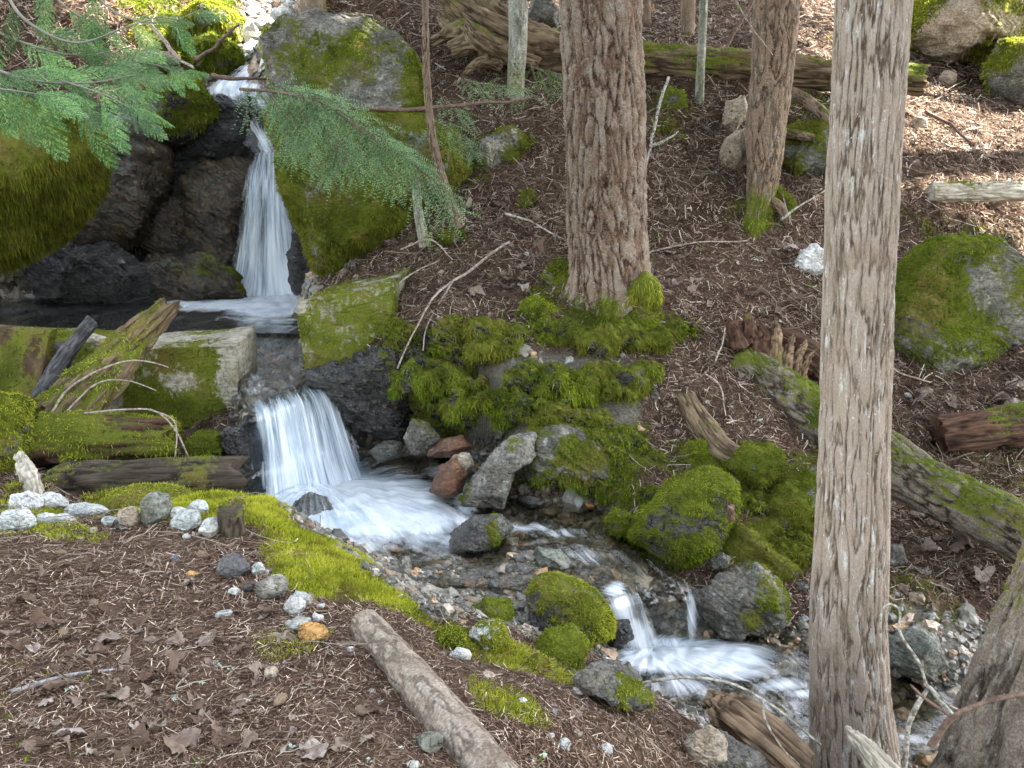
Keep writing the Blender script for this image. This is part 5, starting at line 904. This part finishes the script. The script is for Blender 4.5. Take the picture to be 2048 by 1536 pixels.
def hemlock_bough(label, stems, seed, mat, tw=(.10, .24), dens=1.0, down=.55):
    rng = np.random.default_rng(seed); sv, sf, n0 = [], [], 0; VV = []
    def needles(C, T, N, L, nl=.0175, wd=.0052):
        n = int(L/.0036); i = np.linspace(0, len(C)-1, n).astype(int); p = C[i]; t = T[i]
        for side in (-1, 1):
            b = unit(np.cross(N, t))*side; d = unit(b*.85+t*.55+N*rng.normal(.05, .35, (n, 1))); l = nl*rng.uniform(.6, 1.2, (n, 1))*np.linspace(1, .6, n)[:, None]; s = unit(np.cross(d, N))*wd*.5
            VV.append(np.stack([p-s*.6, p+d*l*.6-s, p+d*l, p+d*l*.6+s], 1).reshape(-1, 3))
    for pts, r0, side_len, fr in stems:
        W = np.array([P(*p) for p in pts]); C = crm(W, 70); S = np.concatenate([[0], np.cumsum(np.linalg.norm(np.diff(C, axis=0), axis=1))]); T = unit(np.gradient(C, axis=0))
        V, FL, _, _ = tube(C, np.linspace(r0, r0*.2, 70), 8, 70); sv.append(V); sf += [f+n0 for f in FL]; n0 += len(V)
        s = S[-1]*fr; k = 0
        while s < S[-1]*.995:
            i = min(69, int(np.searchsorted(S, s))); f = s/S[-1]; sd = 1 if k % 2 else -1; b = unit(np.cross(np.array([0, -.5, .85]), T[i]))*sd
            d0 = unit(T[i]*.8+b*rng.uniform(.4, .9)+rng.normal(0, .15, 3)); L1 = side_len*(1-.6*f)*rng.uniform(.6, 1.2); m = 14; g = np.linspace(0, 1, m)[:, None]
            B = C[i]+d0*L1*g+np.array([.10, -.05, -down])*L1*g**1.7; TB = unit(np.gradient(B, axis=0)); sB = np.linspace(0, 1, m)
            V, FL, _, _ = tube(B, np.linspace(.0035, .0012, m), 5, m); sv.append(V); sf += [f_+n0 for f_ in FL]; n0 += len(V)
            N0 = unit(np.array([0, -.5, .8])+rng.normal(0, .3, 3)); needles(B, TB, N0, L1*1.0)
            q = .12; kk = 0
            while q < .98:
                j = min(m-1, int(q*(m-1))); sd2 = 1 if kk % 2 else -1; N = unit(np.array([.0, -.6, .7])+rng.normal(0, .35, 3)); bb = unit(np.cross(N, TB[j]))*sd2; L2 = rng.uniform(*tw)*(1-.45*q)
                d1 = unit(TB[j]*.9+bb*.75+rng.normal(0, .12, 3)); e = np.linspace(0, 1, 9)[:, None]; K = B[j]+d1*L2*e+np.array([.05, -.03, -.35*down/.55])*L2*e**1.8; needles(K, unit(np.gradient(K, axis=0)), N, L2); q += .052/L1*rng.uniform(.7, 1.4)/dens; kk += 1
            s += .055*rng.uniform(.6, 1.4)/dens; k += 1
    st = np.vstack(sv); t = thing('hemlock_bough', st[0], label, 'hemlock bough')
    mk('branch', st, [np.vstack([f for f in sf if f.shape[1] == 4]), np.vstack([f for f in sf if f.shape[1] == 3])], ST_BROWN, parent=t)
    tone = np.concatenate([np.full(len(q), rng.random()**1.6*.6) for q in VV]); V = np.vstack(VV); mk('foliage', V, np.arange(len(V)).reshape(-1, 4), mat, parent=t, smooth_=False, attrs={'tone': tone}); return t
hemlock_bough('large drooping hemlock bough hanging across the mossy boulder beside the waterfall', [([(480, 178, 7.4), (560, 185, 7.2), (640, 205, 7.0), (720, 255, 6.95), (800, 310, 6.95), (880, 372, 6.95)], .012, .62, .04), ([(560, 185, 7.2), (610, 200, 7.0), (650, 260, 7.4), (690, 330, 6.85)], .008, .45, .1), ([(540, 190, 6.85), (570, 230, 7.0), (600, 290, 6.95)], .006, .36, .1), ([(700, 245, 6.95), (760, 290, 6.85), (800, 350, 6.8)], .006, .34, .1)], 5, F_HEM, dens=1.7, tw=(.12, .26))
hemlock_bough('sparse small hemlock sprays right of the bent dead sapling', [([(905, 150, 8.9), (950, 165, 8.8), (1010, 175, 8.8), (1060, 180, 8.8)], .006, .26, .1), ([(855, 240, 8.4), (900, 260, 8.3), (945, 305, 8.2)], .005, .25, .1), ([(880, 190, 8.6), (905, 215, 8.5), (930, 235, 8.5)], .005, .22, .1)], 6, F_HEM, dens=1.1)
hemlock_bough('small bright green spray left of the big fir under the fallen tree', [([(1060, 130, 9.0), (1095, 150, 8.9), (1125, 190, 8.85)], .006, .26, .05), ([(1075, 140, 9.0), (1110, 145, 8.9), (1130, 155, 8.85)], .005, .2, .05)], 7, F_FERN, dens=.9)
# ------------------------------------------------------------------ dead branches
stick('dead_branch', 'long arching dead branch over the near bank and lower pool, foreground', 'branch', ST_LICH, [[(960, 1345, 3.7), (1030, 1400, 3.45), (1095, 1424, 3.35), (1180, 1416, 3.25), (1260, 1380, 3.2), (1345, 1357, 3.15), (1440, 1362, 3.1), (1530, 1402, 3.1), (1640, 1488, 3.1)], [(1525, 1398, 3.1), (1530, 1440, 3.08), (1560, 1490, 3.05), (1600, 1530, 3.05)], [(1130, 1330, 3.7), (1165, 1390, 3.4), (1212, 1452, 3.2)]], [9, 6, 7], seed=1, nl=60)
stick('dead_branch', 'forked dead branch rising in front of the leaning trunk', 'branch', ST_LICH, [[(1800, 1560, 2.9), (1812, 1460, 2.9), (1858, 1378, 2.9)], [(1905, 1430, 2.88), (1858, 1375, 2.9), (1840, 1330, 2.92), (1803, 1270, 2.95), (1800, 1225, 2.95), (1780, 1208, 2.95), (1764, 1222, 2.95), (1760, 1275, 2.95)], [(1858, 1375, 2.9), (1890, 1405, 2.85), (1930, 1425, 2.85)]], [16, 7, 7], seed=2, nl=50)
stick('dead_branch', 'brown dead branch lying against the leaning trunk at the right edge', 'branch', ST_BROWN, [[(1860, 1500, 2.75), (1900, 1440, 2.75), (1960, 1408, 2.75), (2070, 1380, 2.75)], [(1905, 1435, 2.75), (1850, 1395, 2.8), (1822, 1370, 2.8)]], [17, 8], seed=3, nl=50)
stick('dead_branch', 'thick straight bare stick running up the needle slope from the weir block', 'branch', ST_PALE, [[(1018, 484, 7.7), (940, 540, 7.4), (870, 592, 7.05), (830, 660, 6.75), (795, 735, 6.5)], [(905, 565, 7.2), (860, 640, 6.9), (845, 700, 6.6)]], [6, 4], seed=4, nl=40)
stick('dead_branch', 'thin pale stick lying across the mossy boulder above the hemlock bough', 'branch', ST_BROWN, [[(690, 212, 8.3), (800, 218, 8.2), (900, 212, 8.4), (1010, 203, 8.6), (1065, 192, 8.8)]], [9], seed=5)
stick('dead_branch', 'pale stick leaning on the moss left of the upper stream', 'branch', ST_PALE, [[(305, 52, 11.5), (345, 100, 11.4), (388, 138, 11.3)]], [9], seed=6)
stick('dead_branch', 'brown stick crossing the shaggy hummock by the upper stream', 'branch', ST_BROWN, [[(395, 118, 12.0), (430, 88, 12.0), (478, 48, 12.1)]], [8], seed=7)
stick('dead_branch', 'driftwood stick lying across the lip of the upper stream', 'branch', ST_BROWN, [[(425, 152, 11.6), (480, 158, 11.5), (545, 153, 11.6)]], [9], seed=8)
stick('dead_branch', 'weathered grey stick on the leaf litter at the left edge', 'branch', ST_GREY, [[(-30, 1396, G(0, 1390)[1]), (60, 1372, G(60, 1375)[1]-.01), (140, 1352, G(140, 1354)[1]-.01), (238, 1338, G(238, 1340)[1]-.01)]], [13], seed=9)
stick('dead_branch', 'thin stalks arching over the mossy logs below the weir', 'branch', ST_PALE, [[(100, 830, 6.0), (140, 775, 6.1), (200, 738, 6.1), (270, 720, 6.1), (335, 733, 6.0)], [(130, 826, 6.05), (190, 768, 6.1), (250, 760, 6.1), (312, 780, 6.05)], [(170, 828, 5.95), (250, 820, 5.9), (310, 822, 5.9), (350, 860, 5.8), (380, 915, 5.75)], [(300, 818, 5.9), (350, 845, 5.85), (352, 920, 5.75)]], [5, 4, 5, 4], seed=10)
stick('dead_branch', 'dark diagonal dead stick leaning above the fallen tree left of the curved trunk', 'branch', ST_BROWN, [[(1515, -20, 11.0), (1485, 40, 10.9), (1448, 98, 10.8)]], [10], seed=11)
stick('dead_branch', 'lichen grey twig standing right beside the big fir trunk', 'branch', ST_LICH, [[(1335, 155, 9.2), (1312, 240, 8.9), (1298, 300, 8.6), (1290, 345, 8.4)], [(1298, 290, 8.6), (1330, 280, 8.6), (1358, 262, 8.7)]], [6, 6], seed=12)
stick('dead_branch', 'long fine twig slanting up past the top of the curved trunk', 'branch', ST_PALE, [[(1460, -20, 9.0), (1500, 50, 8.8), (1545, 110, 8.6)]], [3], seed=13)
stick('dead_branch', 'thin twig lying below the mossy boulder right of the cedar trunk', 'branch', ST_PALE, [[(1768, 720, 7.0), (1800, 745, 6.9), (1860, 765, 6.8)]], [5], seed=14)
stick('dead_branch', 'thin stick at the foot of the short dead stem', 'branch', ST_PALE, [[(800, 500, 7.6), (860, 480, 7.6), (905, 520, 7.4)]], [4], seed=15)
for lab, m, pts, w_, sd_ in [('pale forked twig lying right of the foot of the curved trunk', ST_LICH, [(1560, 440, 8.35), (1600, 412, 8.35), (1650, 380, 8.4)], 5, 16), ('long thin twig lying level across the slope just below the curved trunk', ST_PALE, [(1270, 512, 8.0), (1380, 486, 8.1), (1492, 482, 8.2)], 4, 17), ('bare twig standing upright beside the rotten red stump', ST_PALE, [(1432, 722, 6.55), (1444, 690, 6.6), (1450, 655, 6.6)], 4, 18), ('fine arched twig above the short brown log', ST_PALE, [(1410, 745, 6.35), (1440, 775, 6.2), (1452, 830, 6.05)], 4, 19), ('grey twig slanting over the needles left of the big fir', ST_LICH, [(1010, 425, 8.0), (1065, 445, 7.9), (1125, 478, 7.8)], 5, 20), ('brown stick lying on the slope above the thin grey log', ST_BROWN, [(1850, 225, 9.9), (1900, 250, 9.7), (1945, 285, 9.5)], 8, 21), ('dark root like stick under the end of the fallen tree right of the cedar', ST_BROWN, [(1790, 330, 9.0), (1850, 345, 8.95), (1920, 338, 8.9)], 6, 22), ('thin pale twig among the needles behind the weir block', ST_PALE, [(770, 590, 7.25), (830, 545, 7.4), (880, 520, 7.5)], 4, 23), ('upright thin stalk in the middle of the leaf litter', ST_PALE, [(498, 1345, 3.1), (500, 1290, 3.12), (503, 1275, 3.15)], 5, 24), ('slim twig lying beside the pale grey stone right of the log', ST_BROWN, [(770, 1530, 2.85), (778, 1450, 2.98), (782, 1400, 3.1)], 7, 25)]:
    stick('dead_branch', lab, 'branch', m, [pts], [w_], seed=sd_)
for i, (lab, u, v, w_, h_, y) in enumerate([('mossy hump on the left of the curved trunk foot', 1462, 428, 70, 50, 8.75), ('mossy hump on the right of the curved trunk foot', 1556, 402, 50, 50, 8.7), ('small mossy stone on the slope between the dead stem and the big fir', 1055, 398, 30, 34, 8.4), ('low moss tuft below the short dead stem', 905, 475, 50, 26, 7.95), ('moss tuft against the left foot of the big fir', 1120, 545, 50, 60, 7.35)]):
    rock('mossy_rock', lab, R_GREY, ell(u, v, w_, h_, 460+i, n=11), y, w_*.35*y/F, moss=(.6, .2), mossmat=MOSS_D if i else MOSS_G, seed=460+i, rough=.15)
# ------------------------------------------------------------------ dry leaves one by one on the near floor
LV = []
for k in range(10):
    r = np.random.default_rng(50+k); a = np.linspace(0, 2*math.pi, 30, endpoint=False); lob = 1+.17*np.cos(a*5+.3)+.10*r.normal(size=30); lob = lob*(1+.35*np.cos(a)); ring = np.column_stack([np.cos(a)*lob*.5, np.sin(a)*lob*.42, 0*a])
    rings = [np.zeros((1, 3))]+[ring*f for f in (.35, .7, 1.)]; q = np.vstack(rings); cu = r.normal(0, .75, 2); q[:, 2] = .9*cu[0]*q[:, 0]**2+cu[1]*q[:, 1]**2+.26*fbm(q*2.6+k, 1.7, 3, k)+.05*np.abs(q[:, 1]); q[:, 2] -= q[:, 2].min()
    i = np.arange(30); j = (i+1) % 30; f3 = np.stack([0*i, 1+i, 1+j], 1); f4 = np.vstack([np.stack([1+o+i, 31+o+i, 31+o+j, 1+o+j], 1) for o in (0, 30)])
    LV.append(mesh('dry_leaf', q, [f3, f4], LEAF))
rl = np.random.default_rng(77); n = 0; LREG = [(-20, 1080), (450, 1090), (560, 1240), (700, 1290), (800, 1400), (920, 1536), (-20, 1536)]; LR2 = [(1000, 1380), (1180, 1390), (1280, 1480), (1220, 1536), (1060, 1536)]
while n < 190:
    two = rl.random() < .08; reg = LR2 if two else LREG; u = rl.uniform(-20, 1300); v = rl.uniform(1080, 1545)
    if not inpoly(np.array([u]), np.array([v]), reg)[0] or rl.random() > .35+.65*smooth(900, 200, np.array([u]))[0]*smooth(1100, 1250, np.array([v]))[0]: continue
    g = G(u, v); o = bpy.data.objects.new('dry_leaf', LV[rl.integers(10)]); COL.objects.link(o); s = min(.085, .037*rl.lognormal(0, .45)); o.scale = (s, s, s); o.location = (g[0], g[1], g[2]+.003); o.rotation_euler = (rl.normal(0, .2), rl.normal(0, .2), rl.uniform(0, 6.28))
    tag(o, 'curled brown dry leaf lying on the needles of the near bank', 'leaf', 'dry leaves of the near bank'); n += 1
LREG3 = [[(1300, 480), (1640, 480), (1640, 640), (1350, 640)], [(1780, 740), (2048, 760), (2048, 850), (1780, 860)], [(900, 420), (1130, 420), (1120, 560), (950, 600)], [(1800, 250), (2048, 300), (2048, 480), (1800, 380)], [(1780, 1020), (1990, 1080), (1950, 1200), (1790, 1140)]]
for k in range(100):
    reg = LREG3[k % 5]; a = np.array(reg); u = rl.uniform(a[:, 0].min(), a[:, 0].max()); v = rl.uniform(a[:, 1].min(), a[:, 1].max()); g = G(u, v); o = bpy.data.objects.new('dry_leaf', LV[rl.integers(10)]); COL.objects.link(o); s = .10*rl.lognormal(0, .3); o.scale = (s, s, s); o.location = (g[0], g[1], g[2]+.01); o.rotation_euler = (.3+rl.normal(0, .3), rl.normal(0, .3), rl.uniform(0, 6.28))
    tag(o, 'small dry leaf lying on the needle covered far slope', 'leaf', 'dry leaves of the far slope')
# spruce cones
t_ = np.linspace(0, 1, 30)
for i, (u, v, s) in enumerate([(112, 1112, .05), (415, 1118, .05), (185, 1210, .045), (572, 1398, .06), (125, 1268, .05)]):
    g = G(u, v); a = rl.uniform(0, 6.28); d = np.array([math.cos(a), math.sin(a), .1]); V, FL, TH, S = tube([g+[0, 0, .012], g+[0, 0, .014]+d*s*.5, g+[0, 0, .012]+d*s], [.006, .013, .005], 28, 60, lambda th, s_, p, r: r*.35*np.abs(np.sin(s_*420+np.cos(th*4)*1.2)))
    mk('fir_cone', V, FL, B_MID, loc=g, attrs={'h': np.full(len(V), .6)}, label='small brown fir cone lying among the dry leaves', cat='cone', group='fir cones on the near bank')
# ------------------------------------------------------------------ water
def sheet(rows, nr, nc, z=None):
    """surface through rows of left/right points (u, v, y) or, at height z, (u, v)"""
    def pt(q, zz): return PZ(q[0], q[1], zz) if zz is not None else P(*q)
    Lp = np.array([pt(r[0], r[2] if len(r) > 2 else None) for r in rows]); Rp = np.array([pt(r[1], r[2] if len(r) > 2 else None) for r in rows])
    A, B = crm(Lp, nr), crm(Rp, nr); s = np.linspace(0, 1, nc); V = A[:, None]*(1-s)[None, :, None]+B[:, None]*s[None, :, None]
    mid = V[:, nc//2]; S = np.concatenate([[0], np.cumsum(np.linalg.norm(np.diff(mid, axis=0), axis=1))]); wd = np.linalg.norm(B-A, axis=1).mean()
    return V.reshape(-1, 3), grid_faces(nr, nc)[:, ::-1], np.tile((s-.5)*wd, nr), np.repeat(S, nc), np.tile(s, nr), np.repeat(np.linspace(0, 1, nr), nc)
def blob(V, bl):
    u, v, _ = proj(V); f = np.zeros(len(V))
    for x, y, a, b, k in bl: f = np.maximum(f, k*np.exp(-((u-x)/a)**2-((v-y)/b)**2))
    return f
def wat(name, V, F_, fu, fv, foam, mat, wave=.012, wk=6, seed=1, label=None):
    V = V.copy(); V[:, 2] += wave*fbm(np.column_stack([fu*2, fv, 0*fu]), wk, 3, seed)+foam*.03*fbm(V, 9, 3, seed+3)
    return mk(name, V, F_, mat, attrs={'fu': fu, 'fv': fv, 'foam': foam}, kind='structure', label=label)
# upper stream
V, F_, fu, fv, s, t = sheet([((505, -60, 19), (580, -60, 19)), ((490, 20, 15), (560, 22, 15)), ((482, 60, 13.6), (548, 62, 13.6)), ((482, 105, 12.85), (540, 108, 12.85)), ((470, 140, 12.3), (545, 146, 12.3)), ((425, 165, 11.95), (552, 172, 11.95)), ((405, 195, 11.6), (556, 205, 11.6)), ((440, 240, 11.45), (562, 250, 11.4)), ((485, 290, 11.3), (572, 300, 11.25)), ((505, 312, 11.2), (574, 314, 11.2))], 160, 50)
fo = np.clip(.36+.6*blob(V, [(470, 250, 40, 40, .35), (540, 250, 30, 40, .1), (505, 130, 26, 36, 1), (520, 70, 26, 26, 1), (525, 30, 30, 20, .9), (470, 185, 50, 18, .9), (535, 290, 20, 26, .5), (505, 215, 40, 14, .3)])+.3*fbm(np.column_stack([fu*4, fv, 0*fu]), 3, 3, 5), 0, 1)*smooth(0, .12, s)*smooth(1, .88, s)
V[:, 2] += .05*fbm(V, 5, 3, 3)+.05
wat('stream_water', V, F_, fu, fv, fo, RUSH, .03, 5, 2, 'clear water tumbling down the upper stream bed')
# upper pool
def flat(u0, u1, v0, v1, z, nr, nc):
    U, Vv = np.meshgrid(np.linspace(u0, u1, nc), np.linspace(v0, v1, nr)); V = PZ(U.ravel(), Vv.ravel(), z); return V, grid_faces(nr, nc)[:, ::-1]
V, F_ = flat(-260, 640, 556, 668, .15, 90, 160)
wat('pool_water', V, F_, V[:, 0], V[:, 1]*.6, np.clip(blob(V, [(540, 606, 105, 26, 1.7), (430, 610, 110, 15, 1.1), (520, 640, 110, 16, .55)]), 0, 1), POOL, .02, 3, 4, 'dark still water of the upper pool')
# run between the blocks
V, F_, fu, fv, s, t = sheet([((470, 640), (630, 625), .15), ((478, 680), (618, 668), .13), ((480, 720), (620, 715), .10), ((482, 770), (645, 745), .075), ((498, 812), (660, 760), .055), ((512, 838), (668, 776), .03)], 70, 50)
wat('stream_water', V, F_, fu, fv, np.clip(.18*t+.3*blob(V, [(510, 760, 25, 40, 1), (560, 710, 20, 12, .8)]), 0, 1), WATER, .012, 8, 6, 'clear water running between the weir blocks')
# lower pool and runs
V, F_, fu, fv, s, t = sheet([((470, 960), (730, 880), -.5), ((500, 1030), (880, 895), -.5), ((590, 1075), (990, 930), -.5), ((680, 1125), (1060, 980), -.505), ((790, 1160), (1130, 975), -.51), ((930, 1170), (1215, 985), -.525), ((1040, 1180), (1290, 1045), -.545), ((1140, 1195), (1320, 1115), -.565), ((1200, 1205), (1372, 1160), -.585)], 200, 110)
fo = np.clip(blob(V, [(640, 990, 90, 70, 1.5), (740, 1015, 130, 60, 1.5), (840, 1040, 90, 34, 1.05), (880, 980, 60, 18, .55), (930, 1000, 26, 40, .7), (700, 1080, 70, 30, .62), (850, 1075, 70, 25, .55), (900, 1085, 40, 24, .5), (885, 945, 40, 16, .6), (1060, 1055, 60, 12, .5), (1230, 1180, 22, 16, .7), (780, 950, 60, 25, .4), (1120, 1065, 60, 14, .4), (1170, 1110, 50, 30, .3)])+.13, 0, 1)
q = V-PZ(640, 965, -.5); an = np.arctan2(q[:, 1], q[:, 0]); rd = np.linalg.norm(q, axis=1); k = smooth(2.2, .9, rd)
fu2 = lerp(fu, an*.42, k); fv2 = lerp(fv, rd, k)
wat('stream_water', V, F_, fu2, fv2, fo, RUSH, .014, 7, 8, 'foaming water of the middle pool and the run below it')
# small cascade and lowest pool
V, F_, fu, fv, s, t = sheet([((1198, 1195), (1372, 1158), -.58), ((1206, 1218), (1388, 1190), -.62), ((1214, 1255), (1405, 1240), -.76), ((1222, 1300), (1432, 1292), -.9)], 80, 90)
fo = np.clip(.30+blob(V, [(1240, 1220, 30, 50, .8), (1275, 1265, 36, 30, .75), (1330, 1285, 50, 14, .6), (1382, 1235, 9, 50, .6), (1220, 1190, 14, 20, .5)])-.1, 0, 1)
V[:, 1] -= .03*np.abs(fbm(np.column_stack([fu*9, fv*2, 0*fu]), 1, 2, 4)); wat('cascade_water', V, F_, fu, fv, fo, FALL, .012, 8, 9, 'small cascade between the mossy rock and the fissured rock')
V, F_, fu, fv, s, t = sheet([((1195, 1285), (1440, 1255), -.9), ((1225, 1340), (1570, 1262), -.905), ((1270, 1395), (1680, 1290), -.92), ((1320, 1450), (1800, 1330), -.94), ((1390, 1510), (1930, 1370), -.96), ((1500, 1600), (2150, 1420), -.985)], 150, 120)
fo = np.clip(blob(V, [(1340, 1310, 110, 34, 1.5), (1430, 1318, 110, 34, 1.3), (1480, 1340, 80, 26, .7), (1560, 1370, 60, 16, .7), (1610, 1388, 40, 10, .7), (1360, 1370, 80, 30, .6), (1240, 1290, 40, 20, .8), (1820, 1475, 60, 14, .45), (1580, 1425, 40, 10, .35)])+.05, 0, 1)
q = V-PZ(1300, 1290, -.9); an = np.arctan2(q[:, 1], q[:, 0]); rd = np.linalg.norm(q, axis=1); k = smooth(1.3, .5, rd)
wat('stream_water', V, F_, lerp(fu, an*.35, k), lerp(fv, rd, k), fo, RUSH, .014, 8, 11, 'white water of the lowest pool running off behind the cedar trunk')
# the two waterfalls
def fall(label, rows, nr, nc, prof, loc, layers=3, spread=.05, bulge=.03, arc=0.):
    th_ = thing('waterfall', loc, label, 'waterfall')
    for k in range(layers):
        V, F_, fu, fv, s, t = sheet(rows, nr, nc); off = k*spread
        V[:, 1] -= off*(.3+.7*t)+arc*np.sin(t*math.pi*.5)*.0; V[:, 1] += bulge*fbm(np.column_stack([fu*7+k*5, fv*.8, 0*fu+k]), 1, 3, 30+k)
        V[:, 0] += (.03*fbm(np.column_stack([fu*4+k*9, fv*1.2, 0*fu]), 1, 2, 40+k)+(s-.5)*.06*k)*t
        mk('water_sheet', V, F_, FALL, parent=th_, attrs={'fu': fu+k*3.7, 'fv': fv, 'foam': np.clip(prof(s, t, k), 0, 1)})
    return th_
edge = lambda s, a=.1: smooth(0, a, s)*smooth(1, 1-a, s)
f1 = fall('tall narrow white waterfall dropping into the dark upper pool', [((508, 306, 11.25), (576, 304, 11.2)), ((496, 345, 11.12), (588, 345, 11.1)), ((488, 400, 11.05), (597, 400, 11.03)), ((478, 480, 11.0), (612, 480, 10.98)), ((464, 560, 10.92), (632, 560, 10.9)), ((452, 592, 10.85), (648, 590, 10.82))], 90, 80,
     lambda s, t, k: edge(s, .16)*(.46+.40*smooth(.1, .75, t)+.1*np.sin(s*9+k*2)-.30*np.exp(-((s-.38)/.13)**2-((t-.55)/.3)**2)+.15*smooth(.3, .0, np.abs(s-.62))), P(545, 592, 10.9), 3, .06, .06)
f2 = fall('broad white curtain waterfall pouring off the weir into the middle pool', [((496, 808), (652, 752), .066), ((506, 830), (664, 766), .05), ((511, 850), (676, 784), .0), ((518, 892), (694, 836), -.18), ((524, 945), (714, 896), -.38), ((528, 995), (734, 945), -.5)], 90, 110,
     lambda s, t, k: edge(s, .07+.06*k)*(.22+.25*smooth(.0, .25, t)+.40*smooth(.2, .9, t)+.08*np.sin(s*14+k*2)-.26*smooth(.72, 1., s)+.06*np.exp(-((s-.45)/.2)**2)), PZ(620, 960, -.5), 3, .05, .05)
# water fanning over the stone below the curtain
nr, nc = 60, 120; aa = np.linspace(math.radians(-175), math.radians(-12), nc); rr2 = np.linspace(.02, 1., nr); c0 = P(622, 968, 5.56)
V = np.stack([c0[0]+np.cos(aa)[None]*rr2[:, None]*.44, c0[1]+np.sin(aa)[None]*rr2[:, None]*.34, c0[2]+.03*np.sin(rr2*2.4)[:, None]-.25*(rr2**1.7)[:, None]+0*aa[None]], -1).reshape(-1, 3)
AA = np.tile(aa, nr); RR = np.repeat(rr2, nc); V = V+np.column_stack([0*AA, 0*AA, .03*fbm(np.column_stack([np.cos(AA)*5, np.sin(AA)*5, RR*.6]), 1, 3, 3)])
mk('spray_fan', V, grid_faces(nr, nc), SPRAY, parent=f2, attrs={'fu': AA*.75, 'fv': RR*.35, 'foam': np.clip((.40+.30*smooth(.45, .1, RR))*smooth(1., .75, RR)+.05, 0, 1)*smooth(0, .1, (AA-aa[0]))*smooth(0, .15, (aa[-1]-AA))})

for k, rows in enumerate([[((662, 776), (690, 768), 6.62), ((668, 800), (694, 796), 6.55), ((676, 850), (700, 846), 6.5)], [((490, 905), (512, 900), 5.98), ((492, 930), (512, 928), 5.94), ((494, 960), (516, 958), 5.92)], [((520, 925), (536, 920), 5.95), ((520, 960), (540, 958), 5.9), ((522, 985), (546, 985), 5.88)]]):
    V, F_, fu, fv, s, t = sheet([(tuple(a)+(y,), tuple(b)+(y,)) for a, b, y in rows], 40, 20)
    mk('trickle', V, F_, FALL, parent=f2, attrs={'fu': fu*1.6+k*5, 'fv': fv, 'foam': .42*smooth(0, .3, s)*smooth(1, .7, s)*smooth(1, .8, t)})
# ------------------------------------------------------------------ camera, light, sky
cam = bpy.data.objects.new('camera', bpy.data.cameras.new('camera')); COL.objects.link(cam); cam.location = CAM
cam.rotation_euler = (math.radians(90)-PITCH, 0, 0); cam.data.sensor_width = 36; cam.data.lens = F/2048*36; cam.data.clip_end = 500; cam.data.clip_start = .05; SC.camera = cam
SUN_EL, SUN_AZ = math.radians(48), math.radians(75)     # azimuth from +y towards +x
sd = np.array([math.sin(SUN_AZ)*math.cos(SUN_EL), math.cos(SUN_AZ)*math.cos(SUN_EL), math.sin(SUN_EL)])
sl = bpy.data.lights.new('sun', 'SUN'); sl.energy = 5; sl.angle = math.radians(.5); sl.color = (1, .94, .84)
so = bpy.data.objects.new('sun', sl); COL.objects.link(so); so.rotation_euler = Vector(sd).to_track_quat('Z', 'Y').to_euler()
w = bpy.data.worlds.new('World'); SC.world = w; w.use_nodes = True; nt = w.node_tree; bg = nt.nodes['Background']
sk = nt.nodes.new('ShaderNodeTexSky'); sk.sky_type = 'NISHITA'; sk.sun_disc = False; sk.sun_elevation = SUN_EL; sk.sun_rotation = SUN_AZ
hs = nt.nodes.new('ShaderNodeHueSaturation'); hs.inputs['Saturation'].default_value = .4   # light of a hazy, thinly clouded sky
nt.links.new(sk.outputs[0], hs.inputs['Color']); nt.links.new(hs.outputs[0], bg.inputs[0]); bg.inputs[1].default_value = .15
vs = SC.view_settings; vs.view_transform = 'Standard'; vs.look = 'None'; vs.gamma = 1; vs.exposure = EXPOSURE
SC.cycles.max_bounces = 8; SC.cycles.diffuse_bounces = 3; SC.cycles.glossy_bounces = 3; SC.cycles.transparent_max_bounces = 16; SC.cycles.transmission_bounces = 4
SC.cycles.use_denoising = True; SC.cycles.caustics_reflective = False; SC.cycles.caustics_refractive = False; SC.cycles.sample_clamp_indirect = 4
